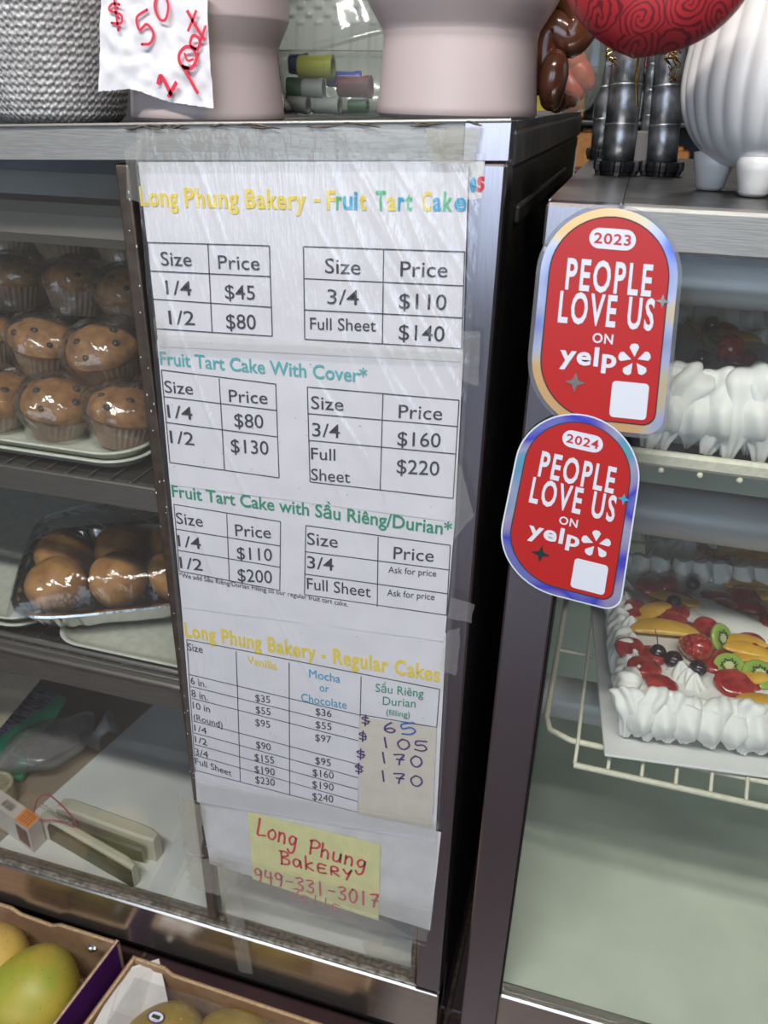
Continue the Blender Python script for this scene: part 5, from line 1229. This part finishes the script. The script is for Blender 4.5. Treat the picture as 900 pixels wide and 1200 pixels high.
# ------------------------------------------------------------------ fruit boxes on the floor in front of the left case
def carton(label, q, z0, z1, wall_m, name='cardboard_box', inner='carton', th=.006, notch=None):
    """q: four corners (x,y) back-left, back-right, front-right, front-left"""
    c = thing(name, label, 'cardboard box', ((q[0][0]+q[2][0])/2, (q[0][1]+q[2][1])/2, z0))
    MB().prism([(x, y, z0) for x, y in q], (0, 0, .004)).build('bottom', 'carton', c)
    cx_ = sum(p[0] for p in q)/4; cy_ = sum(p[1] for p in q)/4
    nm = ('back_wall', 'right_wall', 'front_wall', 'left_wall')
    for i in range(4):
        a = Vector((*q[i], 0)); b = Vector((*q[(i+1) % 4], 0)); d = (b-a).normalized(); n_ = Vector((-d.y, d.x, 0))
        if (Vector((cx_, cy_, 0))-a).dot(n_) < 0: n_ = -n_
        prof_ = [(0, 1), (1, 1)] if not (notch and i in notch) else notch[i]
        def slab(o0, o1, m, nm_, dz_=0):
            mb = MB(); L_ = len(prof_); vs = []
            for off in (o0, o1):
                vs += [a.lerp(b, s)+n_*off+Vector((0, 0, z0+.0045)) for s, _ in prof_]; vs += [a.lerp(b, s)+n_*off+Vector((0, 0, z0+(z1-z0)*h+dz_)) for s, h in prof_]
            n2 = 2*L_; fs = []
            for s in range(L_-1):
                fs += [(s, s+1, L_+s+1, L_+s), (n2+s, n2+L_+s, n2+L_+s+1, n2+s+1), (L_+s, L_+s+1, n2+L_+s+1, n2+L_+s)]
            fs += [(0, L_, n2+L_, n2), (L_-1, n2+L_-1, n2+2*L_-1, 2*L_-1)]
            mb.add(vs, fs); return mb.build(nm_, m, c)
        slab(.0011, th-.0008, 'carton_e', nm[i]+'_core', -.0015)
        w1 = slab(0, .001, wall_m[i], nm[i]); slab(th-.0007, th, inner if isinstance(inner, str) else inner[i], nm[i]+'_lining')
    return c
zb1 = .12
A_ = H(-60, 1040, zb1); B_ = H(140, 1102, zb1); C_ = H(42, 1232, zb1); 
b1 = [(B_.x-.40, B_.y+.004), (B_.x, B_.y), (C_.x, C_.y), (B_.x-.42, C_.y)]
b1 = [(B_.x-.40, B_.y+.002), (B_.x, B_.y), (B_.x-.030, B_.y-.30), (B_.x-.43, B_.y-.30)]
bb = carton('open cardboard mango box with purple printed side, left of two', b1, 0, zb1, ['carton', 'carton_p', 'carton_p', 'carton_p'], notch={0: [(0, 1), (.52, 1), (.56, .93), (.70, .90), (.74, .97), (1, .97)]})
mg = MB(); q0 = P(52, 1200, -.11)
def mango(label, x, y, z, r, m, rz=0, tilt=0, fam=None, seed=0):
    t = thing('mango', label, 'mango', (x, y, z-r[2]))
    Mx = Rz(rz)@Matrix.Rotation(tilt, 4, 'Y'); mb = MB()
    def fn(u, v):
        a = u*2*PI; p = (v*.998+.001)*PI; d = Vector((math.sin(p)*math.cos(a), math.sin(p)*math.sin(a), -math.cos(p)))
        q = Vector((d.x*r[0]*(1-.10*d.x), d.y*r[1]*(1+.10*d.x), d.z*r[2]*(1+.10*d.x))); q *= 1+.03*noise.noise(q*16+Vector((seed, 0, 0))); return Vector((x, y, z))+Mx@q
    mb.grid(fn, 48, 32, True, True); mb.build('mango_skin', m, t)
    sp_ = MB(); rr = random.Random(seed)
    for i in range(70):
        u, v = rr.random(), rr.uniform(.5, .95); p = fn(u, v); sp_.ball(p, rr.uniform(.0003, .0008), 5, 4)
    sp_.build('skin_specks', 'speck', t)['kind'] = 'stuff'
    MB().tube([Vector((x, y, z))+Mx@Vector((r[0]*.86, 0, 0)), Vector((x, y, z))+Mx@Vector((r[0]*.97, 0, .002))], [.006, .0035], 10).build('stem_end', 'speck', t)
    return t
g = H(52, 1160, .10); mango('large green and yellow mango beside the purple box side', g.x-.022, g.y, .078, (.072, .066, .066), 'papaya', .6, 0, seed=3)
g = H(-8, 1118, .12); mango('golden mango at the left edge behind the green one', g.x-.01, g.y+.0, .092, (.062, .05, .054), 'papaya2', 1.2, 0, seed=5)
g = H(-6, 1215, .075); mango('golden mango in the bottom left corner of the frame', g.x-.04, g.y-.03, .058, (.055, .048, .048), 'papaya2', .2, 0, seed=8)
tag(MB().ball(H(108, 1112, zb1+.001), (.008, .004, .006), 12, 8, None, .6, 120, 1).build('torn_tape', 'foil'), 'torn silvery tape scrap on the rim of the left mango box', 'tape scrap')
D0 = H(150, 1116, zb1)
b2 = [(D0.x+.01, D0.y-.002), (D0.x+.36, D0.y-.004), (D0.x+.355, D0.y-.31), (D0.x-.022, D0.y-.31)]
carton('open cardboard box with white lining flap and wrapped mangoes, right of two', b2, 0, zb1, ['carton']*4, notch={0: [(0, 1), (.15, .99), (.19, .90), (.5, .88), (.93, .86), (.96, .98), (1, .98)]})
m_ = MB(); fa = [H(x, y, zb1-.004) for x, y in ((146, 1134), (186, 1122), (196, 1168), (160, 1182), (118, 1215), (100, 1215))]
m_.prism([Vector((p.x, p.y, zb1-.006-.06*max(0, i-1)/4 if i in (2, 3) else zb1-.008)) for i, p in enumerate(fa)], (0, 0, .0012)); tag(m_.build('lining_flap', 'carton_w'), 'white inner cardboard flap with faint print in right mango box', 'flap')
g = H(185, 1205, .09); mango('ripe yellow mango under film with an oval purple label', g.x+.012, g.y-.006, .066, (.064, .053, .053), 'papaya3', .5, 0, seed=11)
g = H(278, 1212, .085); mango('blemished yellow mango, right of the labelled one', g.x+.004, g.y-.012, .064, (.062, .052, .052), 'papaya3', -.3, 0, seed=14)
pw = MB()
c0 = H(230, 1230, .11)
def wrapf(u, v):
    x = b2[0][0]+.02+(.31)*u; y = b2[2][1]+.02+.26*v; z = .119+.010*math.sin(u*PI)*math.sin(v*PI)+.0015*noise.noise(Vector((x*30, y*60, 0)))+.0015*abs(noise.noise(Vector((x*90-y*60, 0, 2)))); return Vector((x, y, z))
pw.grid(wrapf, 60, 50); tag(pw.build('cling_film', 'wrap'), 'clear film stretched over the right mango box', 'film')
sl = H(183, 1192, .122)
sk = thing('fruit_label', 'small oval purple and white produce label on the ripe mango', 'label', tuple(sl))
m_ = MB(); m_.prism([sl+Vector((.0125*math.cos(a*PI/12), .0085*math.sin(a*PI/12), 0)) for a in range(24)], (0, 0, .0004)); m_.build('label_disc', 'carton_p', sk)
m_ = MB(); m_.prism([sl+Vector((.0105*math.cos(a*PI/12), .0068*math.sin(a*PI/12), .0005)) for a in range(24)], (0, 0, .0003)); m_.build('white_oval', 'st_white', sk)
m_ = MB().box((sl.x-.006, sl.y-.0025, sl.z+.0009), (sl.x+.006, sl.y+.0025, sl.z+.0012)); m_.build('printed_bar', 'ink', sk)
